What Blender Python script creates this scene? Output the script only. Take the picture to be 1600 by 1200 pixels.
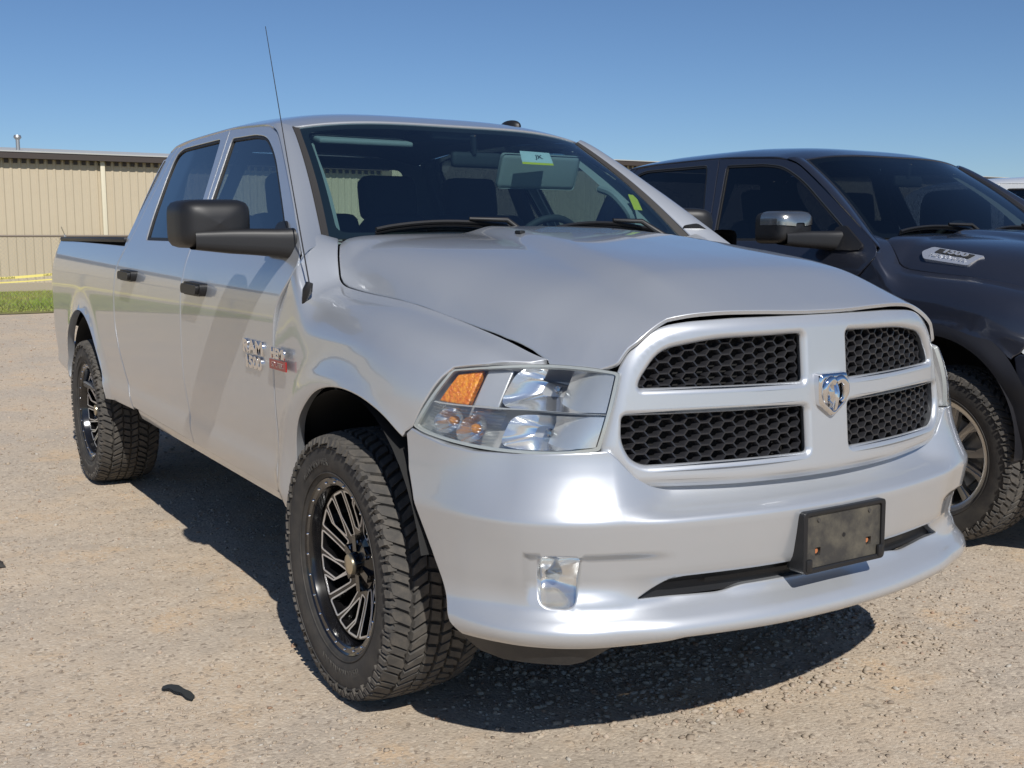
import bpy, bmesh, math, random
import numpy as np
from mathutils import Vector, Matrix
from mathutils.geometry import delaunay_2d_cdt

R = math.radians
for o in list(bpy.data.objects):
    bpy.data.objects.remove(o)
scn = bpy.context.scene
col = scn.collection
rnd = random.Random(7)
rng = np.random.default_rng(7)

# ------------------------------------------------------------------ camera, sky, sun, exposure
YAW, PITCH = 2.579, -0.1342
cd = bpy.data.cameras.new('camera')
cam = bpy.data.objects.new('camera', cd)
col.objects.link(cam)
cam.location = (3.037, -2.264, 1.413)
fwd = Vector((math.cos(YAW) * math.cos(PITCH), math.sin(YAW) * math.cos(PITCH), math.sin(PITCH)))
cam.rotation_euler = fwd.to_track_quat('-Z', 'Y').to_euler()
cd.sensor_width = 36
cd.lens = 36 * 1717.16 / 1600
cd.clip_start = .05
cd.clip_end = 3000
scn.camera = cam

SUN = Vector((1.03, -.285, 1.0)).normalized()
world = bpy.data.worlds.new('World')
scn.world = world
world.use_nodes = True
wn = world.node_tree
sky = wn.nodes.new('ShaderNodeTexSky')
sky.sky_type = 'NISHITA'
sky.sun_disc = False
sky.sun_elevation = math.asin(SUN.z)
sky.sun_rotation = math.atan2(SUN.x, SUN.y)
sky.altitude = 1500
sky.air_density = 1.0
sky.dust_density = .5
sky.ozone_density = 7.5
bg = wn.nodes['Background']
wn.links.new(sky.outputs[0], bg.inputs[0])
bg.inputs[1].default_value = .078
sd = bpy.data.lights.new('sun', 'SUN')
sd.energy = 4.2
sd.angle = R(.53)
sd.color = (1, .965, .91)
so = bpy.data.objects.new('sun', sd)
so.rotation_euler = SUN.to_track_quat('Z', 'Y').to_euler()
so.location = (5, -3, 8)
col.objects.link(so)
scn.view_settings.view_transform = 'Standard'
scn.view_settings.look = 'None'
scn.view_settings.gamma = 1
scn.view_settings.exposure = .08
scn.render.engine = 'CYCLES'
scn.cycles.max_bounces = 10
scn.cycles.transparent_max_bounces = 16

# ------------------------------------------------------------------ materials
MATS = {}
def mat(name, base=(.5, .5, .5), rough=.5, metal=0., coat=0., coat_r=.03, spec=.5, emit=None, noise=None, bump=None):
    """noise=(scale, amount, colour2)  bump=(scale, strength, distance)"""
    if name in MATS:
        return MATS[name]
    m = bpy.data.materials.new(name)
    m.use_nodes = True
    nt = m.node_tree
    b = nt.nodes['Principled BSDF']
    b.inputs['Base Color'].default_value = (*base, 1)
    b.inputs['Roughness'].default_value = rough
    b.inputs['Metallic'].default_value = metal
    b.inputs['Coat Weight'].default_value = coat
    b.inputs['Coat Roughness'].default_value = coat_r
    b.inputs['Specular IOR Level'].default_value = spec
    tc = nt.nodes.new('ShaderNodeTexCoord')
    if noise:
        n = nt.nodes.new('ShaderNodeTexNoise')
        n.inputs['Scale'].default_value = noise[0]
        n.inputs['Detail'].default_value = 6
        n.inputs['Roughness'].default_value = .65
        nt.links.new(tc.outputs['Object'], n.inputs['Vector'])
        mr = nt.nodes.new('ShaderNodeMapRange')
        mr.inputs['From Min'].default_value = .4
        mr.inputs['From Max'].default_value = .7
        mr.inputs['To Max'].default_value = noise[1]
        nt.links.new(n.outputs['Fac'], mr.inputs['Value'])
        mx = nt.nodes.new('ShaderNodeMix')
        mx.data_type = 'RGBA'
        mx.inputs['A'].default_value = (*base, 1)
        mx.inputs['B'].default_value = (*noise[2], 1)
        nt.links.new(mr.outputs[0], mx.inputs['Factor'])
        nt.links.new(mx.outputs['Result'], b.inputs['Base Color'])
    if bump:
        n2 = nt.nodes.new('ShaderNodeTexNoise')
        n2.inputs['Scale'].default_value = bump[0]
        n2.inputs['Detail'].default_value = 4
        nt.links.new(tc.outputs['Object'], n2.inputs['Vector'])
        bp = nt.nodes.new('ShaderNodeBump')
        bp.inputs['Strength'].default_value = bump[1]
        bp.inputs['Distance'].default_value = bump[2]
        nt.links.new(n2.outputs['Fac'], bp.inputs['Height'])
        nt.links.new(bp.outputs[0], b.inputs['Normal'])
    MATS[name] = m
    return m

def glass(name, tint, refl=1.0, f0=.045, rough=0.0):
    if name in MATS:
        return MATS[name]
    m = bpy.data.materials.new(name)
    m.use_nodes = True
    nt = m.node_tree
    nt.nodes.remove(nt.nodes['Principled BSDF'])
    out = nt.nodes['Material Output']
    tr = nt.nodes.new('ShaderNodeBsdfTransparent')
    tr.inputs[0].default_value = (*tint, 1)
    gl = nt.nodes.new('ShaderNodeBsdfGlossy')
    gl.inputs['Roughness'].default_value = rough
    gl.inputs['Color'].default_value = (refl, refl, refl, 1)
    lw = nt.nodes.new('ShaderNodeLayerWeight')
    lw.inputs['Blend'].default_value = .5
    pw = nt.nodes.new('ShaderNodeMath'); pw.operation = 'POWER'
    pw.inputs[1].default_value = 4.5
    nt.links.new(lw.outputs['Facing'], pw.inputs[0])
    mr = nt.nodes.new('ShaderNodeMapRange')
    mr.inputs['To Min'].default_value = f0
    mr.inputs['To Max'].default_value = 1.0
    nt.links.new(pw.outputs[0], mr.inputs['Value'])
    mx = nt.nodes.new('ShaderNodeMixShader')
    nt.links.new(mr.outputs[0], mx.inputs[0])
    nt.links.new(tr.outputs[0], mx.inputs[1])
    nt.links.new(gl.outputs[0], mx.inputs[2])
    nt.links.new(mx.outputs[0], out.inputs[0])
    MATS[name] = m
    return m

def paint(name, base, metal, rough, dust=.10, coat=1.0):
    """metallic car paint: clear coat, faint flake sparkle, thin road dust low on the panels"""
    m = mat(name, base, rough, metal, coat, .035)
    nt = m.node_tree
    b = nt.nodes['Principled BSDF']
    geo = nt.nodes.new('ShaderNodeNewGeometry')
    sep = nt.nodes.new('ShaderNodeSeparateXYZ')
    nt.links.new(geo.outputs['Position'], sep.inputs[0])
    low = nt.nodes.new('ShaderNodeMapRange')
    low.inputs['From Min'].default_value = 1.0
    low.inputs['From Max'].default_value = .4
    nt.links.new(sep.outputs['Z'], low.inputs['Value'])
    n = nt.nodes.new('ShaderNodeTexNoise')
    n.inputs['Scale'].default_value = 9
    n.inputs['Detail'].default_value = 8
    n.inputs['Roughness'].default_value = .7
    nt.links.new(geo.outputs['Position'], n.inputs['Vector'])
    mu = nt.nodes.new('ShaderNodeMath'); mu.operation = 'MULTIPLY_ADD'
    nt.links.new(low.outputs[0], mu.inputs[0])
    mu.inputs[1].default_value = .5
    mu.inputs[2].default_value = .25
    m2 = nt.nodes.new('ShaderNodeMath'); m2.operation = 'MULTIPLY'
    nt.links.new(mu.outputs[0], m2.inputs[0])
    nt.links.new(n.outputs['Fac'], m2.inputs[1])
    m3 = nt.nodes.new('ShaderNodeMath'); m3.operation = 'MULTIPLY'
    nt.links.new(m2.outputs[0], m3.inputs[0])
    m3.inputs[1].default_value = dust * 2.6
    mx = nt.nodes.new('ShaderNodeMix'); mx.data_type = 'RGBA'
    mx.inputs['A'].default_value = (*base, 1)
    mx.inputs['B'].default_value = (.42, .36, .29, 1)
    nt.links.new(m3.outputs[0], mx.inputs['Factor'])
    nt.links.new(mx.outputs['Result'], b.inputs['Base Color'])
    ml = nt.nodes.new('ShaderNodeMath'); ml.operation = 'MULTIPLY_ADD'
    nt.links.new(m3.outputs[0], ml.inputs[0])
    ml.inputs[1].default_value = -metal
    ml.inputs[2].default_value = metal
    nt.links.new(ml.outputs[0], b.inputs['Metallic'])
    cr = nt.nodes.new('ShaderNodeMath'); cr.operation = 'MULTIPLY_ADD'
    nt.links.new(m3.outputs[0], cr.inputs[0])
    cr.inputs[1].default_value = .5
    cr.inputs[2].default_value = .03
    nt.links.new(cr.outputs[0], b.inputs['Coat Roughness'])
    b.inputs['Coat IOR'].default_value = 1.62
    return m

SILVER = paint('silver_paint', (.505, .525, .55), .54, .36, .04)
DARK = paint('dark_grey_paint', (.030, .034, .050), .5, .33, .02)
WHITE = paint('white_paint', (.78, .78, .76), 0, .4, .05)
BLACKP = mat('black_plastic', (.011, .011, .012), .48, bump=(600, .15, .001))
BLACKT = mat('black_textured_plastic', (.028, .028, .029), .6, noise=(30, .35, (.06, .056, .05)), bump=(900, .2, .001))
SATIN = mat('satin_black_grille', (.024, .024, .027), .3)
RUBBER = mat('black_rubber_seal', (.012, .012, .012), .6)
DIRTYTRIM = mat('dusty_grey_trim', (.055, .05, .044), .7, noise=(40, .5, (.09, .08, .066)))
DARKIN = mat('dark_underbody', (.012, .012, .012), .8)
TYRE = mat('tyre_rubber', (.034, .032, .030), .75, noise=(14, .5, (.10, .088, .072)), bump=(220, .25, .002))
TREAD = mat('tyre_tread_rubber', (.062, .058, .053), .85, noise=(22, .6, (.15, .13, .105)), bump=(260, .35, .002))
TLET = mat('tyre_lettering', (.06, .056, .05), .7)
GLOSSBLK = mat('gloss_black_alloy', (.006, .006, .007), .15, 0, .5, .03, noise=(18, .2, (.03, .026, .022)))
MILLED = mat('milled_aluminium', (.74, .74, .75), .3, .85)
ALLOY = mat('silver_alloy', (.50, .49, .47), .3, .9, .5)
CHROME = mat('chrome', (.80, .80, .81), .05, 1.0)
BADGE = mat('badge_chrome', (.82, .83, .85), .22, .75)
CHROMED = mat('dark_chrome', (.35, .36, .38), .12, 1.0)
REFL = mat('lamp_reflector', (.90, .91, .92), .13, .9)
REFLS = mat('lamp_satin_reflector', (.66, .66, .65), .25, .55)
LEDGE = mat('lamp_edge', (.36, .38, .37), .35)
AMBER = mat('amber_lens', (.62, .15, .015), .2, 0, .8, noise=(70, .9, (.95, .42, .03)), bump=(130, .8, .006))
BULB = mat('amber_bulb', (.8, .3, .03), .15, 0, .8)
FROST = mat('frosted_reflector', (.66, .68, .68), .22, .6)
RED = mat('red_enamel', (.30, .012, .012), .3, 0, .5)
REDLENS = mat('red_lamp_lens', (.25, .01, .01), .15, 0, 1.0)
STEEL = mat('galvanised_steel', (.42, .42, .41), .45, .8)
FLUTE = glass('fluted_lens', (.90, .92, .93), 1, .16, .12)
CLEAR = glass('clear_lens', (.97, .98, .98), 1, .09)
WSGLASS = glass('windshield_glass', (.52, .70, .72), .95, .17)
DOORGLASS = glass('door_glass', (.22, .28, .32), .95, .10)
PRIVGLASS = glass('privacy_glass', (.085, .10, .13), .95, .09)
CLOTH = mat('seat_cloth', (.035, .036, .04), .9, bump=(400, .3, .002))
DASH = mat('dashboard_plastic', (.03, .032, .034), .7, bump=(500, .2, .001))
TRIML = mat('grey_interior_trim', (.33, .34, .32), .8)
YELLOW = mat('yellow_paper', (.75, .68, .04), .7)
PAPER = mat('pale_paper', (.62, .70, .70), .7)
INK = mat('black_ink', (.02, .02, .02), .7)
RUSTY = mat('rusty_bolt', (.45, .16, .06), .7)

# ------------------------------------------------------------------ scene graph helpers
def tag(o, label=None, cat=None, group=None, kind=None):
    if label: o['label'] = label
    if cat: o['category'] = cat
    if group: o['group'] = group
    if kind: o['kind'] = kind
    return o

def empty(name, loc=(0, 0, 0), rz=0, parent=None):
    o = bpy.data.objects.new(name, None)
    o.empty_display_size = .2
    o.location = loc
    o.rotation_euler = (0, 0, rz)
    col.objects.link(o)
    o.parent = parent
    return o

def link(name, me, m, parent=None):
    o = bpy.data.objects.new(name, me)
    if m is not None and not me.materials:
        me.materials.append(m)
    col.objects.link(o)
    o.parent = parent
    return o

def mesh_from(name, v, f, sharp=35, normals=None):
    me = bpy.data.meshes.new(name)
    me.from_pydata([tuple(map(float, p)) for p in v], [], f)
    me.validate()
    me.polygons.foreach_set('use_smooth', [True] * len(me.polygons))
    if normals is not None and len(normals) == len(me.vertices):
        me.normals_split_custom_set_from_vertices([tuple(map(float, n)) for n in normals])
    elif sharp is not None:
        me.set_sharp_from_angle(angle=R(sharp))
    me.update()
    return me

class MB:
    def __init__(s): s.v = []; s.f = []
    def add(s, v, f):
        n = len(s.v); s.v += [tuple(p) for p in v]; s.f += [tuple(i + n for i in q) for q in f]; return s
    def box(s, c, d, rot=None):
        c = Vector(c); pts = []
        for sx in (-1, 1):
            for sy in (-1, 1):
                for sz in (-1, 1):
                    p = Vector((sx * d[0] / 2, sy * d[1] / 2, sz * d[2] / 2))
                    if rot is not None: p = rot @ p
                    pts.append(c + p)
        return s.add(pts, [(0, 1, 3, 2), (4, 6, 7, 5), (0, 4, 5, 1), (2, 3, 7, 6), (0, 2, 6, 4), (1, 5, 7, 3)])
    def rbox(s, c, d, r=.01, rot=None, seg=2):
        bm = bmesh.new()
        bmesh.ops.create_cube(bm, size=1)
        for v in bm.verts: v.co = Vector((v.co.x * d[0], v.co.y * d[1], v.co.z * d[2]))
        bmesh.ops.bevel(bm, geom=bm.edges[:], offset=r, segments=seg, profile=.6, affect='EDGES')
        if rot is not None: bm.transform(rot.to_4x4())
        bm.verts.index_update()
        v = [v.co + Vector(c) for v in bm.verts]
        f = [[q.index for q in p.verts] for p in bm.faces]
        bm.free()
        return s.add(v, f)
    def tube(s, pts, r, n=8, cap=True, flat=None):
        pts = [Vector(p) for p in pts]; rs = r if hasattr(r, '__len__') else [r] * len(pts)
        prev = None; rings = []
        for i, p in enumerate(pts):
            t = (pts[min(i + 1, len(pts) - 1)] - pts[max(i - 1, 0)]).normalized()
            if prev is None:
                a = t.cross(Vector((0, 0, 1)))
                if a.length < 1e-3: a = t.cross(Vector((1, 0, 0)))
            else:
                a = prev - t * prev.dot(t)
            a.normalize(); b = t.cross(a); prev = a
            rings.append([p + (a * math.cos(2 * math.pi * k / n) + b * math.sin(2 * math.pi * k / n) * (flat or 1)) * rs[i] for k in range(n)])
        v = [q for g in rings for q in g]; f = []
        for i in range(len(pts) - 1):
            for k in range(n):
                k2 = (k + 1) % n
                f.append((i * n + k, i * n + k2, (i + 1) * n + k2, (i + 1) * n + k))
        if cap:
            f.append(tuple(range(n))[::-1]); f.append(tuple((len(pts) - 1) * n + k for k in range(n)))
        return s.add(v, f)
    def lathe(s, prof, n=48, o=(0, 0, 0), closed=False):
        """prof = (r, w): wheel axis -y is outward w"""
        v = []; f = []; m = len(prof)
        for k in range(n):
            a = 2 * math.pi * k / n; c, q = math.cos(a), math.sin(a)
            for r, w in prof: v.append((o[0] + r * c, o[1] - w, o[2] + r * q))
        for k in range(n):
            k2 = (k + 1) % n
            for i in range(m if closed else m - 1):
                j = (i + 1) % m
                f.append((k * m + i, k * m + j, k2 * m + j, k2 * m + i))
        return s.add(v, f)
    def grid(s, fn, nu, nv, flip=False):
        v = [fn(i / nu, j / nv) for i in range(nu + 1) for j in range(nv + 1)]; f = []
        for i in range(nu):
            for j in range(nv):
                a = i * (nv + 1) + j; q = (a, a + nv + 1, a + nv + 2, a + 1)
                f.append(q[::-1] if flip else q)
        return s.add(v, f)
    def prism(s, poly, fn, h0, h1):
        """poly 2d -> fn(u,v,h)"""
        n = len(poly)
        v = [fn(p[0], p[1], h0) for p in poly] + [fn(p[0], p[1], h1) for p in poly]
        f = [tuple(range(n))[::-1], tuple(range(n, 2 * n))] + [(i, (i + 1) % n, n + (i + 1) % n, n + i) for i in range(n)]
        return s.add(v, f)
    def mesh(s, name, sharp=35, fix=True):
        me = mesh_from(name, s.v, s.f, None)
        if fix:
            bm = bmesh.new(); bm.from_mesh(me)
            bmesh.ops.recalc_face_normals(bm, faces=bm.faces)
            bm.to_mesh(me); bm.free()
        me.polygons.foreach_set('use_smooth', [True] * len(me.polygons))
        me.set_sharp_from_angle(angle=R(sharp))
        return me
    def build(s, name, m, parent=None, sharp=35, fix=True):
        return link(name, s.mesh(name, sharp, fix), m, parent)

def pchip(xs, ys):
    xs = np.array(xs, float); ys = np.array(ys, float)
    if xs[0] > xs[-1]: xs = xs[::-1]; ys = ys[::-1]
    h = np.diff(xs); d = np.diff(ys) / h; n = len(xs); m = np.zeros(n)
    for i in range(1, n - 1):
        if d[i - 1] * d[i] > 0:
            w1 = 2 * h[i] + h[i - 1]; w2 = h[i] + 2 * h[i - 1]
            m[i] = (w1 + w2) / (w1 / d[i - 1] + w2 / d[i])
    m[0] = d[0]; m[-1] = d[-1]
    def f(x):
        x = np.asarray(x, float); xc = np.clip(x, xs[0], xs[-1])
        i = np.clip(np.searchsorted(xs, xc) - 1, 0, n - 2)
        t = (xc - xs[i]) / h[i]
        r = (2*t**3-3*t**2+1)*ys[i] + (t**3-2*t**2+t)*h[i]*m[i] + (-2*t**3+3*t**2)*ys[i+1] + (t**3-t**2)*h[i]*m[i+1]
        return r + np.where(x < xs[0], (x - xs[0]) * m[0], 0) + np.where(x > xs[-1], (x - xs[-1]) * m[-1], 0)
    return f

def sstep(a, b, x):
    t = np.clip((np.asarray(x, float) - a) / (b - a), 0, 1)
    return t * t * (3 - 2 * t)

def smooth(pts, n=8, closed=False):
    """Catmull-Rom through pts"""
    P = [np.array(p, float) for p in pts]; out = []; m = len(P)
    for i in range(m if closed else m - 1):
        p0 = P[(i - 1) % m] if closed or i > 0 else 2 * P[0] - P[1]
        p1 = P[i]; p2 = P[(i + 1) % m]
        p3 = P[(i + 2) % m] if closed or i < m - 2 else 2 * P[-1] - P[-2]
        for k in range(n):
            t = k / n
            out.append(.5 * ((2*p1) + (p2-p0)*t + (2*p0-5*p1+4*p2-p3)*t*t + (3*p1-p0-3*p2+p3)*t**3))
    if not closed: out.append(P[-1])
    return [tuple(p) for p in out]

def fillet(pts, r=.02, n=5):
    """round polygon corners; a point may carry its own radius as third item"""
    out = []; m = len(pts)
    for i in range(m):
        p = np.array(pts[i][:2], float); a = np.array(pts[i - 1][:2], float); b = np.array(pts[(i + 1) % m][:2], float)
        rr = pts[i][2] if len(pts[i]) > 2 else r
        da = a - p; db = b - p; la = np.linalg.norm(da); lb = np.linalg.norm(db)
        k = min(rr, la * .48, lb * .48)
        if k < 1e-4: out.append(tuple(p)); continue
        A = p + da / la * k; B = p + db / lb * k
        for j in range(n + 1):
            t = j / n
            out.append(tuple((1-t)**2*A + 2*t*(1-t)*p + t*t*B))
    return out

def dens(poly, step):
    out = []; m = len(poly)
    for i in range(m):
        a = np.array(poly[i][:2], float); b = np.array(poly[(i + 1) % m][:2], float)
        L = np.linalg.norm(b - a)
        if L < 1e-6: continue
        k = max(1, int(math.ceil(L / step)))
        for j in range(k): out.append(tuple(a + (b - a) * j / k))
    return out

def inside(poly, P):
    P = np.asarray(P, float); poly = np.asarray(poly, float)
    x, y = P[:, 0], P[:, 1]; c = np.zeros(len(P), bool)
    x1, y1 = poly[:, 0], poly[:, 1]; x2, y2 = np.roll(x1, -1), np.roll(y1, -1)
    for a, b, e, g in zip(x1, y1, x2, y2):
        if b == g: continue
        c ^= ((b > y) != (g > y)) & (x < (e - a) * (y - b) / (g - b) + a)
    return c

def bdist(poly, P):
    P = np.asarray(P, float); poly = np.asarray(poly, float); d = np.full(len(P), 1e9)
    for a, b in zip(poly, np.roll(poly, -1, 0)):
        ab = b - a; L = (ab @ ab) or 1e-12
        t = np.clip(((P - a) @ ab) / L, 0, 1)
        d = np.minimum(d, np.hypot(*(P - a - t[:, None] * ab).T))
    return d

def area(poly):
    p = np.asarray(poly, float); x, y = p.T
    return .5 * np.sum(x * np.roll(y, -1) - np.roll(x, -1) * y)

def offset(poly, d):
    """inward offset (poly counter-clockwise) by d"""
    p = np.asarray(poly, float); e = np.roll(p, -1, 0) - p
    e /= np.maximum(np.hypot(*e.T), 1e-9)[:, None]
    n = np.stack([-e[:, 1], e[:, 0]], 1); pn = np.roll(n, 1, 0)
    b = n + pn; L = np.maximum((b * b).sum(1) / 2, .3)
    return p + b / L[:, None] * d

def panel(name, poly, fn, m, parent, out, step=.035, holes=(), flange=.018, bev=.005, drop=.0025, su=1., sv=1., hole_flange=None, hole_slope=0., rings=()):
    """sheet over a 2d outline lifted on surface fn(u,v)->(N,3); rolled edge and inward flange"""
    S = np.array([su, sv])
    def prep(p):
        p = dens([tuple(np.array(q[:2]) * S) for q in p], step * .8)
        return p if area(p) > 0 else p[::-1]
    outer = prep(poly); hs = [prep(h) for h in holes]
    pts = []; edges = []; ring_ids = []
    def addring(p):
        n = len(pts); k = len(p)
        pts.extend([tuple(q) for q in p]); edges.extend([(n + i, n + (i + 1) % k) for i in range(k)])
        return list(range(n, n + k))
    ring_ids.append(addring(outer))
    if bev: addring(offset(outer, bev))
    for h in hs:
        ring_ids.append(addring(h))
        if bev: addring(offset(h, -bev))
    for q in rings: addring([tuple(np.array(p) * S) for p in q])
    o = np.array(outer); mn, mx = o.min(0), o.max(0)
    gx, gy = np.meshgrid(np.arange(mn[0] + step / 2, mx[0], step), np.arange(mn[1] + step / 2, mx[1], step))
    G = np.stack([gx.ravel(), gy.ravel()], 1)
    if len(G):
        G = G[inside(outer, G)]
        G = G[bdist(outer, G) > bev + step * .45] if len(G) else G
        for h in hs:
            if len(G): G = G[~inside(h, G)]
            if len(G): G = G[bdist(h, G) > bev + step * .45]
    n0 = len(pts)
    pts.extend([tuple(g) for g in G])
    vo, eo, fo, ov, oe, of = delaunay_2d_cdt([Vector(p) for p in pts], edges, [], 0, 1e-7)
    V = np.array([(p.x, p.y) for p in vo]); T = np.array([list(t) for t in fo])
    C = V[T].mean(1)
    keep = inside(outer, C)
    for h in hs: keep &= ~inside(h, C)
    T = T[keep]
    mp = {}
    for i, src in enumerate(ov):
        for q in src: mp[q] = i
    U = V / S
    e = 1e-4
    Pn = fn(U[:, 0], U[:, 1])
    du = fn(U[:, 0] + e, U[:, 1]) - fn(U[:, 0] - e, U[:, 1]); dv = fn(U[:, 0], U[:, 1] + e) - fn(U[:, 0], U[:, 1] - e)
    N = np.cross(du, dv); N /= np.maximum(np.linalg.norm(N, axis=1), 1e-15)[:, None]
    out = np.array(out, float)
    if (N @ out).mean() < 0: N = -N
    tn = np.cross(Pn[T[:, 1]] - Pn[T[:, 0]], Pn[T[:, 2]] - Pn[T[:, 0]])
    fl = (tn * N[T].mean(1)).sum(1) < 0
    T[fl] = T[fl][:, ::-1]
    base = Pn.copy()
    verts = Pn.copy(); NN = N.copy()
    faces = [tuple(int(q) for q in t) for t in T]
    ext_v = []; ext_n = []
    nv = len(verts)
    for ri, ids in enumerate(ring_ids):
        ids = [mp[i] for i in ids]
        k = len(ids); hole = ri > 0
        fd = flange if not hole else (hole_flange if hole_flange is not None else flange)
        nb = np.roll(base[ids], -1, 0) - np.roll(base[ids], 1, 0)
        en = np.cross(nb, N[ids]); en /= np.maximum(np.linalg.norm(en, axis=1), 1e-12)[:, None]
        cen = base[ids].mean(0)
        sgn = np.sign(((base[ids] - cen) * en).sum()) or 1
        en = en * sgn * (-1 if hole else 1)
        if drop:
            verts[ids] = base[ids] - N[ids] * drop
            q = N[ids] * .75 + en * .65
            NN[ids] = q / np.linalg.norm(q, axis=1)[:, None]
        if fd:
            s0 = nv + len(ext_v)
            fv = base[ids] - N[ids] * (drop + fd) + (en * hole_slope if hole else 0)
            # two rings so the flange shades by itself
            r1 = verts[ids] - N[ids] * .0006
            nn = en if not (hole and hole_slope) else (en * fd + N[ids] * hole_slope)
            nn = nn / np.linalg.norm(nn, axis=1)[:, None]
            ext_v += list(r1) + list(fv); ext_n += list(nn) + list(nn)
            for i in range(k):
                j = (i + 1) % k
                for A, B in ((ids, [s0 + t for t in range(k)]), ([s0 + t for t in range(k)], [s0 + k + t for t in range(k)])):
                    q = (A[i], A[j], B[j], B[i])
                    pa = np.array([verts[x] if x < nv else ext_v[x - nv] for x in q])
                    nq = np.cross(pa[2] - pa[0], pa[3] - pa[1])
                    if nq @ en[i] < 0: q = q[::-1]
                    faces.append(tuple(int(x) for x in q))
    if ext_v:
        verts = np.vstack([verts, np.array(ext_v)]); NN = np.vstack([NN, np.array(ext_n)])
    me = mesh_from(name, verts, faces, None, NN)
    return link(name, me, m, parent)

def text_mesh(s, size, ext=.004, bevel=.0, offset_=.0, spacing=1.0, shear=0.):
    cu = bpy.data.curves.new('t', 'FONT')
    cu.body = s; cu.size = size; cu.extrude = ext; cu.bevel_depth = bevel; cu.offset = offset_
    cu.space_character = spacing; cu.shear = shear
    cu.resolution_u = 4
    cu.align_x = 'CENTER'; cu.align_y = 'CENTER'
    ob = bpy.data.objects.new('t', cu); col.objects.link(ob)
    dg = bpy.context.evaluated_depsgraph_get()
    me = bpy.data.meshes.new_from_object(ob.evaluated_get(dg))
    bpy.data.objects.remove(ob); bpy.data.curves.remove(cu)
    me.materials.clear()
    return me

def text_on(name, s, size, fn, m, parent, **k):
    """fn(x,y,h) -> 3d"""
    me = text_mesh(s, size, **k)
    for v in me.vertices: v.co = Vector(fn(v.co.x, v.co.y, v.co.z))
    me.update()
    return link(name, me, m, parent)

# ------------------------------------------------------------------ truck body surfaces (x forward from front axle, w = half width, z up)
BASEW = pchip([.44, .50, .56, .63, .675, .74, .85, 1.0, 1.12, 1.2, 1.27, 1.33, 1.38, 1.45, 1.6, 1.84, 1.9, 2.0],
              [.925, .955, .978, .988, .984, .990, .998, 1.0, .999, .993, .978, .957, .935, .903, .833, .722, .694, .65])
FA = (.045, .50, .475); RA = (-3.56, .50, .495)
def flare(x, z):
    r = 0
    for cx, cz, rad in (FA, RA):
        d = np.hypot(x - cx, z - cz) - rad
        r = r + .020 * np.exp(-(d / .055) ** 2) * (z > .3)
    return r
def Wd(x, z):
    x = np.asarray(x, float); z = np.asarray(z, float)
    w = BASEW(z) + flare(x, z)
    w = w - .10 * np.clip((-4.42 - x) / .25, 0, 2) ** 2
    w = w - .012 * np.clip((-2.2 - x) / .5, 0, 1) * np.clip((z - 1.4) / .3, 0, 1)
    return w
def side_fn(s, d=0.):
    def f(u, v):
        return np.stack([u, s * (Wd(u, v) - d), v], 1)
    return f

W0 = pchip([-1, .1, .25, .36, .45, .55, .65, .75], [1.0, 1.0, .997, .985, .960, .918, .87, .80])
_HX = [-.50, -.43, -.40, -.365, -.33, -.30, -.275, -.24, -.15, .153, .385, .572, .716, .8, .885, .95, 1.05]
_HY = [.735, .768, .782, .799, .815, .8255, .832, .833, .826, .80, .762, .73, .69, .66, .622, .60, .575]
_HZ = [1.41, 1.398, 1.390, 1.372, 1.342, 1.305, 1.272, 1.256, 1.243, 1.220, 1.181, 1.141, 1.10, 1.092, 1.085, 1.07, 1.04]
YH = pchip(_HX, _HY); ZH = pchip(_HX, _HZ)
ZD = pchip([-.52, -.45, -.405, -.36, -.318, -.25, -.18], [1.475, 1.447, 1.412, 1.373, 1.333, 1.29, 1.25])
def fender_section(x):
    w0 = float(W0(x)); zh = float(ZH(x)); yh = float(YH(x)); dw = 1 - w0
    kr = float(sstep(-.16, -.32, x)); zd = float(ZD(x))
    roll = .04 * float(sstep(-.36, -.1, x))
    zs = [.42, .50, .58, .70, .85, min(.97, zh - .2)]
    P = [(float(BASEW(z)) - dw, z) for z in zs]
    for dz, dd, rr in ((.13, .085, .25), (.065, .016, 1.0)):
        z = (zh - dz) * (1 - kr) + (zd - dd) * kr
        P.append((min(float(BASEW(z)) - dw - roll * rr, w0), z))
    a = P[-1]
    P.append((a[0] * .52 + yh * .48 + .012 * (1 - kr), (zh - .018) * (1 - kr) + ((a[1] + zh) / 2 + .004) * kr))
    P.append((yh, zh))
    P = np.array(P); L = np.concatenate([[0], np.cumsum(np.hypot(*np.diff(P, axis=0).T))])
    return L / L[-1], P
_fs = {}
FXS = np.linspace(-.50, .74, 125)
_ft = np.linspace(0, 1, 60)
_FW = np.zeros((len(FXS), 60)); _FZ = np.zeros((len(FXS), 60))
for i, x in enumerate(FXS):
    t, P = fender_section(x)
    _FW[i] = pchip(t, P[:, 0])(_ft); _FZ[i] = pchip(t, P[:, 1])(_ft)
def bil(A, x, t):
    fx = np.clip((x - FXS[0]) / (FXS[1] - FXS[0]), 0, len(FXS) - 1.001); i = fx.astype(int); a = fx - i
    ft = np.clip(t, 0, 1) * 59 * .99999; j = ft.astype(int); b = ft - j
    return (A[i, j]*(1-a)*(1-b) + A[i+1, j]*a*(1-b) + A[i, j+1]*(1-a)*b + A[i+1, j+1]*a*b)
def fender_fn(s):
    def f(u, v):
        u = np.asarray(u, float); v = np.asarray(v, float)
        z = bil(_FZ, u, v); w = bil(_FW, u, v) + flare(u, z) * (u < .45)
        return np.stack([u, s * w, z], 1)
    return f
def fender_t(x, z):
    zz = bil(_FZ, np.full(60, x), _ft)
    k = int(np.argmax(zz)) + 1
    return float(np.interp(z, zz[:k], _ft[:k]))

def fender_tw(x, w):
    ww = bil(_FW, np.full(60, x), _ft)[40:]
    return float(np.interp(-w, -ww, _ft[40:]))

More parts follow.
